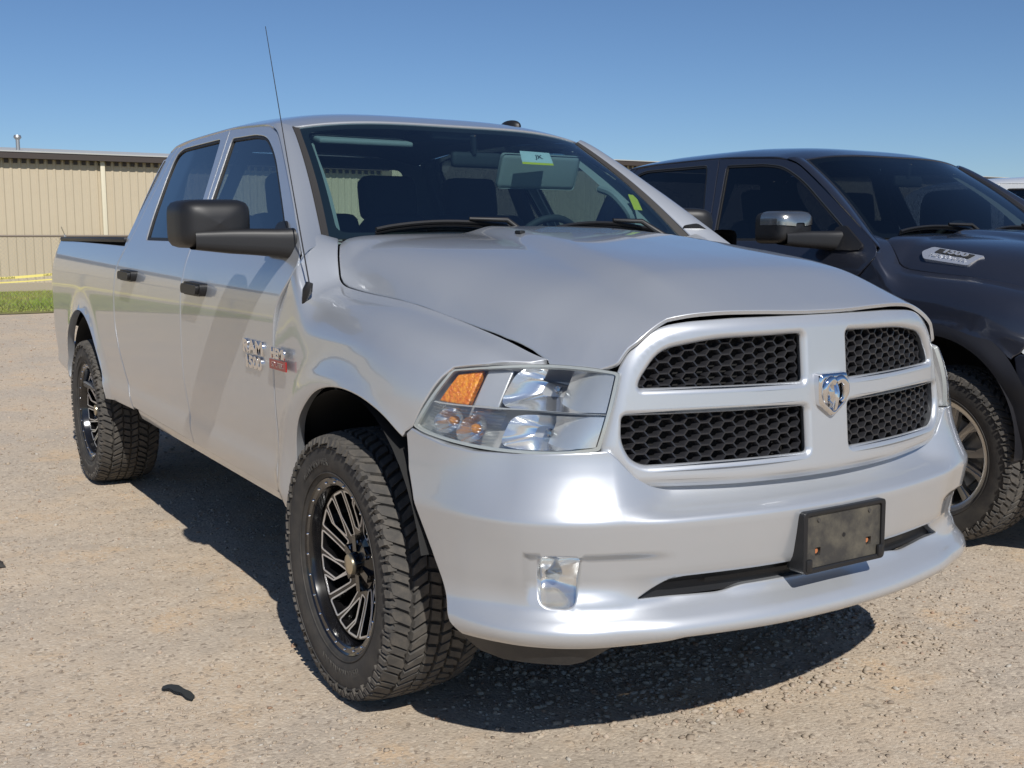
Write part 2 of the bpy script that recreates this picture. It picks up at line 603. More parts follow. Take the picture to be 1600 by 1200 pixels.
# hood
ZC = pchip([-.45, -.3, 0, .3, .6, .8, .92, .975, 1.01, 1.05], [1.436, 1.432, 1.412, 1.378, 1.330, 1.284, 1.252, 1.232, 1.214, 1.18])
YE = YH; ZE = ZH
DQ = pchip([0, .3, .5, .65, .78, .88, .95, 1.0, 1.1], [0, .012, .05, .125, .25, .43, .66, 1.0, 1.6])
DQ2 = pchip([0, .3, .5, .65, .78, .88, .95, 1.0, 1.1], [0, .01, .035, .075, .135, .25, .48, 1.0, 2.0])
def hood_z(x, y):
    x = np.asarray(x, float); a = np.abs(y)
    zc = ZC(x); q = a / YE(x)
    k = sstep(.35, -.22, x)
    z = zc - (zc - ZE(x)) * (DQ(q) * (1 - k) + DQ2(q) * k)
    e = .25 + .17 * sstep(-.45, .85, x)
    dome = .026 * (1 - sstep(e - .055, e + .075, a)) * (1 - sstep(.72, .98, x))
    return z + dome - .012 * (1 - sstep(.3, .8, x))
def hood_fn(u, v):
    return np.stack([u, v, hood_z(u, v)], 1)

# grille
def grille_x(y, z):
    return 1.030 - .33 * np.asarray(y) ** 2 - .10 * (np.asarray(z) - 1.0)

# bumper plan
BPL = np.array([(1.092, 0), (1.087, .15), (1.070, .3), (1.028, .5), (.985, .63), (.950, .72), (.898, .80), (.825, .868), (.725, .922), (.62, .955), (.5, .978), (.42, .99), (.34, .998)])
_bp = np.array(smooth(BPL, 12)); _bs = np.concatenate([[0], np.cumsum(np.hypot(*np.diff(_bp, axis=0).T))])
def s_of_y(y): return float(np.interp(y, _bp[:, 1], _bs))
def s_of_x(x): return float(np.interp(-x, -_bp[:, 0], _bs))
_bn = np.gradient(_bp, axis=0); _bn = np.stack([_bn[:, 1], -_bn[:, 0]], 1); _bn /= np.hypot(*_bn.T)[:, None]; _bn[0] = (1, 0)
CPROF = pchip([.36, .385, .398, .412, .424, .436, .450, .465, .485, .505, .515, .555, .565, .58, .62, .68, .705, .715, .722, .728, .735, .743, .752, .765, .80, .90],
              [-.075, -.046, -.026, .000, .011, .014, .010, -.001, -.028, -.052, -.055, -.040, -.026, -.017, -.009, 0, .003, .003, -.001, -.009, -.024, -.043, -.060, -.074, -.092, -.12])
KPROF = pchip([.36, .385, .398, .412, .426, .44, .455, .475, .50, .52, .58, .64, .70, .716, .727, .737, .76, .80, .84, .88, .92],
              [-.06, -.032, -.017, .000, .010, .011, .004, -.013, -.027, -.029, -.019, -.009, .001, .003, .000, -.006, -.017, -.034, -.047, -.055, -.058])
def bumper_fn(u, v):
    u = np.asarray(u, float); v = np.asarray(v, float); a = np.abs(u)
    x = np.interp(a, _bs, _bp[:, 0]); y = np.interp(a, _bs, _bp[:, 1])
    nx = np.interp(a, _bs, _bn[:, 0]); ny = np.interp(a, _bs, _bn[:, 1])
    b = sstep(.49, .66, y)
    off = CPROF(v) * (1 - b) + KPROF(v) * b
    off = off * (1 - .55 * sstep(.88, .97, y))
    # wedge let into the face beside the fog lamp
    dep = .020 * sstep(.50, .74, y) * (1 - sstep(.845, .855, y))
    off = off - dep * sstep(.634, .626, v) * sstep(.50, .56, v)
    return np.stack([x + nx * off, np.sign(u) * (y + ny * off), v], 1)

# head lamp loft
HB = np.array(smooth([(.908, .666, .886), (.868, .740, .879), (.80, .798, .874), (.70, .858, .874), (.60, .905, .882), (.51, .938, .896), (.462, .952, .912)], 6))
HT = np.array(smooth([(.908, .606, 1.082), (.825, .648, 1.090), (.725, .705, 1.091), (.63, .80, 1.083), (.545, .874, 1.070)], 6))
def curve_at(C, s):
    L = np.concatenate([[0], np.cumsum(np.linalg.norm(np.diff(C, axis=0), axis=1))]); L /= L[-1]
    return np.stack([np.interp(s, L, C[:, k]) for k in range(3)], -1)
def lamp_fn(sg, d=0., shrink=0.):
    def f(u, v):
        u = np.clip(np.asarray(u, float), 0, 1); v = np.asarray(v, float)
        u2 = shrink + u * (1 - 2 * shrink); v2 = shrink + v * (1 - 2 * shrink)
        b = curve_at(HB, u2); t = curve_at(HT, u2)
        p = b * (1 - v2)[:, None] + t * v2[:, None]
        # outward roughly (.75,.6,.1)
        n = np.stack([.92 - .55 * u2, .35 + .55 * u2, np.full_like(u2, .12)], 1)
        p = p + n * (.012 * np.sin(np.pi * np.clip(v2, 0, 1)) - d + .007)[:, None]
        p[:, 1] *= sg
        return p
    return f

# roof, windshield
DE = pchip([-2.66, -2.527, -2.27, -1.709, -1.363, -1.245, -1.143, -1.045, -.95], [.735, .717, .711, .708, .715, .718, .726, .740, .765])
DZ = pchip([-2.66, -2.527, -2.27, -1.709, -1.363, -1.245, -1.143, -1.045, -.95], [1.80, 1.851, 1.866, 1.872, 1.858, 1.851, 1.832, 1.801, 1.755])
RZ = pchip([-2.7, -2.62, -2.5, -2.2, -1.75, -1.4, -1.2, -1.06, -1.0, -.95], [1.845, 1.89, 1.918, 1.938, 1.944, 1.930, 1.907, 1.877, 1.862, 1.845])
def roof_z(x, y):
    q = np.clip(np.abs(y) / DE(x), 0, 1.05)
    return DZ(x) + (RZ(x) - DZ(x)) * (1 - q ** 3.4)
def roof_fn(u, v): return np.stack([u, v, roof_z(u, v)], 1)
def ws_top(s):
    x = -1.0 - .06 * s * s; y = .655 * s
    return np.stack([x, y, roof_z(x, y) - .008], -1)
def ws_bot(s):
    return np.stack([-.405 - .07 * s * s, .785 * s, 1.402 + 0 * s], -1)
def ws_fn(u, v, d=0.):
    u = np.asarray(u, float); v = np.asarray(v, float)
    p = ws_bot(u) * (1 - v)[:, None] + ws_top(u) * v[:, None]
    b = .022 * np.sin(np.pi * np.clip(v, 0, 1)) - d
    p[:, 0] += .6 * b; p[:, 2] += .8 * b
    return p

# ------------------------------------------------------------------ wheels
TR = .416
def tread_r(w): return TR - .016 * (abs(w) / .155) ** 3.2
def tyre_meshes(key, allterrain=True):
    prof = [(.258, .105), (.264, .128), (.276, .139), (.298, .150), (.33, .1565), (.36, .1555), (.378, .150), (.389, .140), (.396, .124), (.4005, .09), (.402, .045)]
    prof = prof + [(.402, 0)] + [(r, -w) for r, w in prof[::-1]]
    b = MB().lathe(prof, 96)
    ring = [(.371 + .0035 * math.cos(a), .1535 + .0035 * math.sin(a)) for a in np.linspace(0, 2 * math.pi, 7)[:-1]]
    b.lathe(ring, 96, closed=True)
    ring = [(.288 + .0025 * math.cos(a), .1475 + .003 * math.sin(a)) for a in np.linspace(0, 2 * math.pi, 7)[:-1]]
    b.lathe(ring, 96, closed=True)
    t = MB()
    N = 34; P = 2 * math.pi / N
    def blk(poly, dep=.013):
        c = np.mean(poly, 0); n = len(poly)
        lo = [np.array(q) for q in poly]; hi = [c + (np.array(q) - c) * .9 for q in poly]
        v = []
        for ring_, h in ((lo, -dep - .004), (hi, 0.)):
            for a, w in ring_:
                r = tread_r(w) + h
                v.append((r * math.cos(a), -w, r * math.sin(a)))
        t.add(v, [tuple(range(n, 2 * n))] + [(i, (i + 1) % n, n + (i + 1) % n, n + i) for i in range(n)])
    r7 = random.Random(3)
    for k in range(N):
        a = k * P
        for sg in (1, -1):
            ph = 0 if sg > 0 else .5 * P
            q = lambda f, w: (a + ph + (f + (6.0 * (w - .125) if w > .0935 else (-9.0 * (w - .065) if w > .0395 else 8.0 * (w - .02)))) * P, sg * w)
            wv = .004 * (k % 2)
            j1, j2 = r7.uniform(-.05, .05), r7.uniform(-.05, .05)
            blk([q(.04 + j1, .098), q(.30, .094), q(.54 + j2, .102), q(.60 + j2, .154 - wv), q(.33, .157), q(.09 + j1, .151 - wv)])
            blk([q(.66 + j2, .100), q(.80, .104), q(.95 + j1, .096), q(.97, .148 + wv), q(.84, .145), q(.70 + j2, .153 + wv)])
            blk([q(-.08, .044), q(.28, .040), q(.38, .062), q(.30, .088), q(.02, .091)])
            blk([q(.42, .046), q(.74, .042), q(.84, .090), q(.50, .093), q(.46, .066)])
            blk([q(.02, .003), q(.40, .006), q(.30, .037), q(-.14, .039)])
            blk([q(.50, .005), q(.90, .004), q(.76, .036), q(.38, .038), q(.42, .020)])
        # shoulder lugs on the side walls
        for sg in (1, -1):
            for f0, f1, r0, r1 in ((.05, .40, .372, .4005), (.48, .60, .362, .398), (.68, .95, .376, .4005)):
                vv = []
                for w, sc in ((.140, 1.0), (.1640, .84)):
                    fm = (f0 + f1) / 2; rm = (r0 + r1) / 2
                    for f, r in ((f0, r0 + .006), (f1, r0), (f1 - .05, r1), (f0 + .03, r1)):
                        aa = a + (fm + (f - fm) * sc) * P; rr = rm + (r - rm) * sc
                        wz = w - max(0, rr - .382) * .45
                        vv.append((rr * math.cos(aa), -sg * wz, rr * math.sin(aa)))
                t.add(vv, [(0, 1, 5, 4), (1, 2, 6, 5), (2, 3, 7, 6), (3, 0, 4, 7), (4, 5, 6, 7)])
    return b.mesh('tyre', 40), t.mesh('tread', 20)

def arc_text(s, size, rad, ang, w, m, parent, name):
    me = text_mesh(s, size, .0012, 0, .0008, 1.08)
    for v in me.vertices:
        a = ang - v.co.x / rad; r = rad + v.co.y
        v.co = Vector((r * math.cos(a), -(w + v.co.z), r * math.sin(a)))
    return link(name, me, m, parent)

def wheel_offroad():
    """returns list of (name, mesh, material, children)"""
    ty, td = tyre_meshes('o')
    rim = MB()
    rim.lathe([(.20, -.12), (.222, -.05), (.226, .02), (.232, .055), (.239, .085), (.243, .112), (.247, .128), (.252, .1325), (.266, .1345), (.2715, .139), (.275, .137), (.276, .128), (.268, .115)], 96)
    rim.lathe([(.0, .030), (.075, .030), (.10, .020), (.12, .012), (.12, -.02), (.0, -.02)], 48)
    face = MB(); edge = MB(); 
    def bar(p, q, wd, h0, h1, mb, taper=1.0, z0=.045, z1=.045):
        p = np.array(p); q = np.array(q); d = q - p; L = np.linalg.norm(d); d /= L; n = np.array([-d[1], d[0]])
        v = []
        for h in (h0, h1):
            for a, sg in ((p, -1), (p, 1), (q, 1), (q, -1)):
                ww = wd * (taper if a is q else 1) / 2
                e = a + n * sg * ww
                rr = math.hypot(*e); w = z0 + (z1 - z0) * min(1, rr / .226)
                v.append((e[0], -(w + h), e[1]))
        mb.add(v, [(0, 1, 2, 3), (4, 7, 6, 5), (0, 4, 5, 1), (1, 5, 6, 2), (2, 6, 7, 3), (3, 7, 4, 0)])
    pol = lambda r, a: (r * math.cos(a), r * math.sin(a))
    wr = lambda r: .058 + .042 * np.clip((r - .07) / .16, 0, 1.1) ** 1.3
    def ffn(d):
        return lambda u, v: np.stack([u, -(wr(np.hypot(u, v)) + d), v], 1)
    wins = []
    for k in range(6):
        a = k * math.pi / 3 + .2
        for q in ([(.094, .20), (.100, .40), (.165, .30), (.222, .16), (.222, -.10)], [(.150, .44), (.118, .62), (.176, .66), (.222, .47), (.222, .27)], [(.104, .74), (.112, .95), (.222, .84), (.222, .57), (.190, .70)]):
            wins.append(fillet([pol(r, a + t) for r, t in q], .005, 2))
    ring_o = [pol(.230, t) for t in np.linspace(0, 2 * math.pi, 73)[:-1]]
    fo = panel('spokes', ring_o, ffn(0), None, None, (0, -1, 0), .016, wins, flange=.03, hole_flange=.030, bev=.0, drop=.0)
    face_me = fo.data; bpy.data.objects.remove(fo)
    em = bmesh.new()
    for w_ in wins:
        w2 = w_ if area(w_) > 0 else w_[::-1]
        eo = panel('milled_edge', offset(w2, -.0058), ffn(.0012), None, None, (0, -1, 0), .02, [offset(w2, -.0006)], flange=.001, hole_flange=.008, bev=0, drop=0)
        em.from_mesh(eo.data); bpy.data.objects.remove(eo)
    edge_me = bpy.data.meshes.new('milled_edge'); em.to_mesh(edge_me); em.free()
    hub = MB().lathe([(0, .098), (.030, .098), (.034, .094), (.036, .076), (.070, .066), (.088, .058), (.09, .02)], 32)
    for k in range(6):
        a = k * math.pi / 3
        hub.box((.062 * math.cos(a), -.066, .062 * math.sin(a)), (.05, .03, .026), Matrix.Rotation(-a, 3, 'Y'))
    cap = MB().lathe([(0, .108), (.024, .108), (.031, .105), (.033, .094)], 32)
    nut = MB().lathe([(0, .048), (.007, .048), (.0095, .044), (.0095, .02)], 6)
    bolt = MB().lathe([(0, .0052), (.0026, .0048), (.0044, .0026), (.0048, 0)], 8)
    disc = MB().lathe([(.06, -.03), (.168, -.03), (.168, -.055), (.06, -.055)], 48)
    return dict(tyre=ty, tread=td, rim=rim.mesh('rim', 30), face=face_me, edge=edge_me, hub=hub.mesh('hub', 30),
                cap=cap.mesh('centre_cap', 30), nut=nut.mesh('lug_nut', 30), bolt=bolt.mesh('rim_bolt', 50), disc=disc.mesh('brake_disc', 30))

def wheel_alloy():
    ty, td = tyre_meshes('a')
    rim = MB().lathe([(.20, -.12), (.222, -.05), (.230, .06), (.240, .10), (.246, .122), (.256, .130), (.268, .133), (.274, .136), (.277, .132), (.268, .115)], 96)
    face = MB()
    for k in range(6):
        a = k * math.pi / 3 + .3
        def fn(r, t, h):
            return (r * math.cos(a + t), -(.075 + .035 * (r / .24) ** 2 + h), r * math.sin(a + t))
        for sg in (-1, 1):
            poly = [(.05, sg * .02), (.10, sg * .05), (.17, sg * .11), (.243, sg * .155), (.243, sg * .36), (.19, sg * .30), (.10, sg * .42), (.05, sg * .5)]
            face.prism(poly, fn, -.03, .0)
            face.prism([(.06, sg * .16), (.12, sg * .17), (.242, sg * .23), (.242, sg * .29), (.15, sg * .24)], fn, -.001, .006)
    hub = MB().lathe([(0, .095), (.035, .095), (.040, .09), (.060, .084), (.075, .07), (.08, .03)], 40)
    nut = MB().lathe([(0, .048), (.007, .048), (.0095, .044), (.0095, .02)], 6)
    disc = MB().lathe([(.06, .02), (.175, .02), (.175, -.01), (.06, -.01)], 48)
    return dict(tyre=ty, tread=td, rim=rim.mesh('rim', 30), face=face.mesh('spokes', 30), hub=hub.mesh('hub', 30), nut=nut.mesh('lug_nut', 30), disc=disc.mesh('brake_disc', 30))

WH = {}
def put_wheel(kind, root, x, y, spin, full=True):
    if kind not in WH: WH[kind] = wheel_offroad() if kind == 'offroad' else wheel_alloy()
    W = WH[kind]
    e = empty('wheel', (x, y, .411), 0 if y < 0 else math.pi, root)
    e.rotation_euler[1] = 0
    if kind == 'alloy': e.scale = (.985, .93, .985); e.location.z = .405
    def add(nm, me, m, loc=None):
        o = link(nm, me, m, e)
        if loc: o.location = loc
        else: o.rotation_euler = (0, spin, 0)
        return o
    add('tyre', W['tyre'], TYRE); add('tread', W['tread'], TREAD)
    dark = kind == 'offroad'
    add('rim', W['rim'], GLOSSBLK if dark else ALLOY); add('spokes', W['face'], GLOSSBLK if dark else ALLOY)
    add('hub', W['hub'], GLOSSBLK if dark else ALLOY); add('brake_disc', W['disc'], STEEL)
    if dark:
        add('milled_edge', W['edge'], MILLED); add('centre_cap', W['cap'], mat('champagne_metal', (.5, .44, .33), .3, .9))
    if full:
        for k in range(6):
            a = k * math.pi / 3 + .52
            add('lug_nut', W['nut'], CHROMED if dark else CHROME, (.066 * math.cos(a), -.030 if dark else -.045, .066 * math.sin(a)))
        if dark:
            for k in range(24):
                a = k * math.pi / 12 + .1
                add('rim_bolt', W['bolt'], CHROME, (.2585 * math.cos(a), -.1335, .2585 * math.sin(a)))
            for s_, a_ in (('VENOMPOWER', 2.0), ('TERRA HUNTER X/T', -1.45)):
                arc_text(s_, .030, .322, a_, .1555, TLET, e, 'sidewall_lettering')
    return e

# ------------------------------------------------------------------ pickup truck
GAP = .006
def arch_pts(c, a0, a1, n=24, e=1.0):
    return [(c[0] + c[2] * math.cos(R(a)), c[1] + c[2] * e * math.sin(R(a))) for a in np.linspace(a0, a1, n)]
FDOOR_F = smooth([(-.462, .545), (-.455, .66), (-.455, .80), (-.459, .965), (-.449, 1.12), (-.422, 1.195), (-.356, 1.268), (-.322, 1.318)], 5) + \
          smooth([(-.325, 1.345), (-.40, 1.414), (-.693, 1.595), (-1.00, 1.772), (-1.10, 1.815), (-1.22, 1.838), (-1.40, 1.850), (-1.70, 1.864)], 5)
MIDGAP = smooth([(-1.706, 1.866), (-1.665, 1.74), (-1.62, 1.6), (-1.56, 1.40), (-1.543, 1.25), (-1.545, 1.1), (-1.548, .95), (-1.535, .78), (-1.51, .64), (-1.495, .552)], 5)
RDOOR_R = smooth([(-2.545, 1.79), (-2.602, 1.6), (-2.628, 1.42), (-2.665, 1.345), (-2.715, 1.27), (-2.733, 1.17), (-2.742, .99), (-2.70, .88), (-2.63, .76), (-2.555, .64), (-2.52, .570)], 5)
def shift(p, dx, dz=0): return [(q[0] + dx, q[1] + dz) for q in p]
WIN_F = [(-1.625, 1.822, .03), (-1.32, 1.815, .04), (-1.165, 1.797, .07), (-.98, 1.715, .1), (-.60, 1.470, .1), (-.478, 1.385, .02), (-1.505, 1.385, .02)]
WIN_R = [(-1.79, 1.832, .03), (-2.38, 1.828, .05), (-2.475, 1.80, .05), (-2.475, 1.70, .1), (-2.40, 1.50, .1), (-2.335, 1.392, .02), (-1.60, 1.388, .02)]
FARCH = [(-.325, .50), (-.322, .60), (-.300, .70), (-.262, .785), (-.19, .868), (-.06, .945), (.09, .978), (.235, .972), (.35, .935), (.432, .880)]
FARCH = smooth(FARCH, 5)

OPEN_U = [(.086, 1.157, .012), (.36, 1.152, .1), (.50, 1.128, .05), (.548, 1.06, .06), (.556, 1.038, .01), (.086, 1.034, .012)]
OPEN_L = [(.082, .966, .012), (.598, .968, .012), (.602, .905, .03), (.582, .862, .02), (.553, .846, .02), (.082, .848, .012)]

def build_truck(cfg):
    P = cfg['paint']; T = cfg['trim']; rich = cfg['rich']
    root = empty('pickup_truck', cfg['loc'])
    tag(root, cfg['label'], 'pickup truck', cfg.get('group'))
    st = .03 if rich else .05
    glass_f, glass_r = cfg['glass']
    # ---- doors, fenders, sills, bed sides
    for s in (-1, 1):
        O = (0, s, 0); F = side_fn(s)
        fd = FDOOR_F + shift(MIDGAP, GAP / 2) + [(-.50, .538)]
        for nm, poly, win, gl in (('door', fd, WIN_F, glass_f),
                                  ('door', shift(MIDGAP[::-1], -GAP / 2) + [(-1.72, 1.866), (-2.27, 1.858), (-2.48, 1.842)] + RDOOR_R, WIN_R, glass_r)):
            w = fillet(win, .03)
            d = panel(nm, poly, F, P, root, O, st, [w], flange=.03, hole_flange=.02)
            wi = [tuple(q) for q in offset(w if area(w) > 0 else w[::-1], .013)]
            panel('window_seal', offset(w if area(w) > 0 else w[::-1], -.003), side_fn(s, .006), RUBBER, d, O, st, [wi], flange=.01, bev=0, drop=0)
            panel('window_glass', offset(w if area(w) > 0 else w[::-1], .004), side_fn(s, .012), gl, d, O, .06, flange=0, bev=0, drop=0)
            # inner door trim
            x0, x1 = (-1.52, -.50) if win is WIN_F else (-2.50, -1.58)
            MB().box(((x0 + x1) / 2, s * .885, .97), (x1 - x0, .03, .80)).build('door_trim', DASH, d)
            hx, hz = (-1.30, 1.207) if win is WIN_F else (-2.40, 1.226)
            h = MB()
            def hf(u, v, d_):
                return (hx + u, s * (float(Wd(hx, hz)) + d_), hz + v)
            h.prism(fillet([(-.115, -.026), (.10, -.028), (.115, -.004), (.112, .022), (-.10, .026), (-.118, .01)], .02, 4), hf, -.012, .028)
            h.prism(fillet([(-.106, -.020), (.09, -.021), (.103, -.002), (.1, .016), (-.09, .019), (-.108, .006)], .02, 4), hf, .0285, .042)
            h.build('door_handle', cfg['handle'], d, 50)
        # fender
        tt = lambda q: (q[0], fender_t(*q))
        low = [(-.448, .50)] + [q for q in shift(FDOOR_F, GAP) if q[1] < 1.33 and q[0] > -.47]
        low = [low[0]] + [q for q in low[1:] if q[1] < 1.31]
        upl = [(x, fender_tw(x, w)) for x, w in ((-.322, .956), (-.335, .951), (-.355, .944), (-.380, .934), (-.41, .922), (-.44, .908))]
        fp = [tt(q) for q in low] + upl + [(-.452, .90), (-.455, .95), (-.455, 1.0)]
        fp += [(x, 1.0) for x in np.linspace(-.435, .712, 52)]
        fp += [tt(q) for q in ((.70, 1.094), (.63, 1.087), (.556, 1.075), (.538, 1.05), (.505, .985), (.472, .925), (.463, .910), (.452, .902), (.440, .895))]
        fp += [tt(q) for q in FARCH[::-1]]
        fe = panel('fender', fp, fender_fn(s), P, root, O, .028 if rich else .05, flange=.03, sv=1.15, hole_flange=None)
        # wheel arch lip and liner
        for c, hh, arch in ((FA, .97, FARCH), (RA, .99, None)):
            ln = MB()
            cc = (c[0] + .015, .46)
            def lf(u, v):
                a = R(14 + 172 * u); r = .50
                w = .50 + .475 * v
                return (cc[0] + r * math.cos(a), s * w, cc[1] + .50 * math.sin(a))
            ln.grid(lf, 24, 4)
            ln.grid(lambda u, v: (cc[0] + .50 * v * math.cos(R(14 + 172 * u)), s * .50, cc[1] + .5 * v * math.sin(R(14 + 172 * u))), 24, 2)
            ln.build('wheel_liner', DARKIN, root, fix=False)
            if cfg.get('flares'):
                fl = MB()
                cz = (c[0], .5)
                def ff(u, v):
                    a = R(-6 + 192 * u); r = c[2] - .012 + .085 * v
                    x = cz[0] + r * math.cos(a); z = cz[1] + r * math.sin(a)
                    return (x, s * (float(Wd(min(x, .42), max(z, .5))) + .004 - .016 * v * v), z)
                fl.grid(ff, 40, 5)
                fl.grid(lambda u, v: (cz[0] + (c[2] - .012) * math.cos(R(-6 + 192 * u)), s * (float(Wd(min(cz[0] + (c[2] - .012) * math.cos(R(-6 + 192 * u)), .42), .8)) + .004 - .06 * v), cz[1] + (c[2] - .012) * math.sin(R(-6 + 192 * u))), 40, 1)
                fl.build('arch_flare', mat('dark_flare_plastic', (.012, .012, .015), .5), root, fix=False)
        # rocker
        panel('rocker_panel', [(-2.50, .563), (-.455, .533), (-.452, .487), (-2.50, .510)], side_fn(s, .016), P, root, O, st, flange=.05)
        MB().box((-1.48, s * .86, .488), (2.1, .05, .04)).build('sill_flange', DIRTYTRIM, root)
        # bed side
        arch = arch_pts(RA, 5, 178, 30)
        bp = shift(RDOOR_R, -.012)[15:] + [(-2.535, .555), (-3.03, .545)] + [(-3.068, .545)] + arch[::-1] + [(-4.06, .56), (-4.52, .63), (-4.60, .74), (-4.625, .95), (-4.625, 1.2), (-4.60, 1.385), (-4.4, 1.388), (-2.69, 1.362)]
        panel('cargo_bed_side', bp, F, P, root, O, st, flange=.04)
        # cab corner behind the rear door
        panel('cab_corner', shift(RDOOR_R[:16], -GAP) + [(-2.70, 1.345), (-2.722, 1.40), (-2.718, 1.55), (-2.70, 1.70), (-2.665, 1.79), (-2.61, 1.838), (-2.50, 1.848), (-2.487, 1.842)], F, P, root, O, st, flange=.03)
        MB().rbox((-3.57, s * .90, 1.392), (1.70, .085, .026), .01).build('bed_rail_cap', BLACKP, root)
        MB().box((-3.65, s * .86, 1.12), (1.90, .03, .52)).build('bed_inner_wall', DARKIN, root)
        # A pillar: painted cheek, rubber trim
        Dp = np.array(smooth([(-.385, .924, 1.402), (-.693, .838, 1.599), (-1.00, .753, 1.778), (-1.10, .735, 1.823), (-1.15, .728, 1.836)], 6))
        def pil(u, v):
            u = np.asarray(u, float); v = np.asarray(v, float)
            E = ws_fn(np.ones_like(v), v); D = curve_at(Dp, np.clip(v, 0, 1)) + np.minimum(v, 0)[:, None] * np.array([[-.62, -.17, .40]])
            p = E * (1 - u)[:, None] + D * u[:, None]
            b = .020 * np.sin(np.pi * np.clip(u, 0, 1)) + .004
            p[:, 0] += .35 * b; p[:, 1] += .65 * b; p[:, 2] += .62 * b
            p[:, 1] *= s
            return p
        panel('windshield_pillar', [(.15, -.07), (.985, -.13), (.985, .0), (.985, .25), (.985, .5), (.985, .75), (.985, 1.0), (.15, 1.0), (.15, .5)], pil, P, root, (.3, s * .6, .6), .03, flange=.02, su=.13, sv=.7)
        panel('pillar_trim', [(-.08, -.05), (.135, -.05), (.135, .5), (.135, 1.0), (-.08, 1.0), (-.08, .5)], pil, mat('pillar_rubber', (.035, .032, .029), .65) if rich else BLACKP, root, (.3, s * .6, .6), .03, flange=.012, drop=.001, bev=.002, su=.13, sv=.7)
        # door mirror
        mx = -.56 + cfg.get('mirror_dx', 0)
        mir = MB()
        def shell(u, v):
            a = 2 * math.pi * u; e = 5.5
            ca, sa = math.cos(a), math.sin(a)
            k = (abs(ca) ** e + abs(sa) ** e) ** (-1 / e)
            prof = [(1.0, -.085), (1.0, -.03), (.985, .02), (.93, .055), (.78, .080), (.5, .092), (.0, .097)]
            i = min(int(v * 6), 5); f = v * 6 - i
            sc = prof[i][0] * (1 - f) + prof[i + 1][0] * f; dx = prof[i][1] * (1 - f) + prof[i + 1][1] * f
            yy = k * ca * sc * .118; zz = k * sa * sc * .079
            return (mx + dx - .06 * (yy + .1), s * (1.158 + yy), 1.452 + zz - .02 * yy)
        mir.grid(shell, 40, 12)
        fold = cfg.get('folded') and s > 0
        mm = mir.build('side_mirror', T if not cfg.get('mirror_cap') else BLACKP, root, 60)
        MB().prism(fillet([(-.094, -.064), (.094, -.064), (.094, .064), (-.094, .064)], .03, 4), lambda u, v, h: (mx - .078 + h - .06 * (u + .1), s * (1.172 + u), 1.452 + v), -.004, 0).build('mirror_glass', CHROMED, mm)
        arm = MB()
        sec = [(1.235, 1.398, .040, .030), (1.12, 1.395, .046, .040), (1.05, 1.393, .048, .043), (.985, 1.390, .050, .046), (.93, 1.386, .054, .052)]
        def armf(u, v):
            i = min(int(u * 4), 3); f = u * 4 - i
            a_ = [sec[i][k] * (1 - f) + sec[i + 1][k] * f for k in range(4)]
            an = 2 * math.pi * v; k = (abs(math.cos(an)) ** 5 + abs(math.sin(an)) ** 5) ** -.2
            return (mx + .045 + .07 * u + k * math.cos(an) * a_[2], s * a_[0], a_[1] + k * math.sin(an) * a_[3])
        arm.grid(armf, 8, 24)
        arm.build('mirror_arm', BLACKP, mm, 50)
        MB().prism(fillet([(-.48, 1.340), (-.415, 1.345), (-.412, 1.368), (-.56, 1.465), (-.62, 1.455), (-.62, 1.345)], .015, 3), lambda u, v, h: (u, s * (float(BASEW(v)) + h), v), -.01, .012).build('mirror_base', BLACKP, mm)
        if cfg.get('mirror_cap'):
            cp = MB(); cp.grid(lambda u, v: tuple(np.array(shell(.02 + .46 * u, .08 + .84 * v)) * np.array([1, 1, 1]) + np.array([.006, 0, .006])), 16, 10)
            cp.build('mirror_cap', mat('brushed_chrome', (.55, .52, .46), .25, .95), mm, 60)
        if cfg.get('mirror_cap'):
            MB().rbox((mx + .07, s * 1.262, 1.478), (.05, .03, .04), .012).build('mirror_lamp', CLEAR if cfg.get('mirror_cap') else BLACKP, mm)
        if fold:
            pv = Vector((-.47, .97, 0)); mm.matrix_local = Matrix.Translation(pv) @ Matrix.Rotation(R(55), 4, 'Z') @ Matrix.Translation(-pv)
        # inner A-pillar trim
        tr = MB(); tr.grid(lambda u, v: tuple(pil(np.array([-.35 + .9 * u]), np.array([v]))[0] - np.array([.05, s * .045, .035])), 4, 12)
        tr.build('pillar_lining', TRIML, root, fix=False)
        if s > 0 and rich:
            hp = smooth([(-.66, .66, 1.44), (-.63, .63, 1.50), (-.70, .60, 1.58), (-.80, .60, 1.61)], 5)
            MB().tube(hp, .016, 8).build('grab_handle', TRIML, root)
    # ---- hood
    hf_ = [(-.01 - .33 * 0 + .0, 0)]
    ys = np.linspace(-.54, .54, 33)
    front = [(float(grille_x(y, 1.2)) - .007 - .008 * (abs(y) / .5) ** 6, y) for y in ys]
    front = front[2:-2]
    nose = smooth([front[-1], (.922, .552), (.909, .585), (.899, .607)], 4)[1:] + [(.893, .613), (.862, .634), (.815, .656), (.77, .678), (.728, .694)]
    right = nose + [(.716, .692), *[(x, float(YH(x)) - .0040) for x in (.66, .572, .47, .385, .27, .153, 0, -.15, -.22, -.26, -.285, -.31, -.34, -.37, -.395)], (-.412, .768), (-.418, .755)]
    rear = [(-.415 + .045 * (1 - (y / .735) ** 2), y) for y in np.linspace(.735, -.735, 21)]
    hp = front + right + rear + [(x, -y) for x, y in right[::-1]]
    hood = panel('hood', hp, hood_fn, P, root, (0, 0, 1), .025 if rich else .05, flange=.010, bev=.003, drop=.0015)
    if rich:
        for y in (-.28, .30):
            n = MB().rbox((-.06, y, float(hood_z(-.06, y)) + .004), (.035, .022, .012), .005)
            n.build('washer_nozzle', BLACKP, hood)
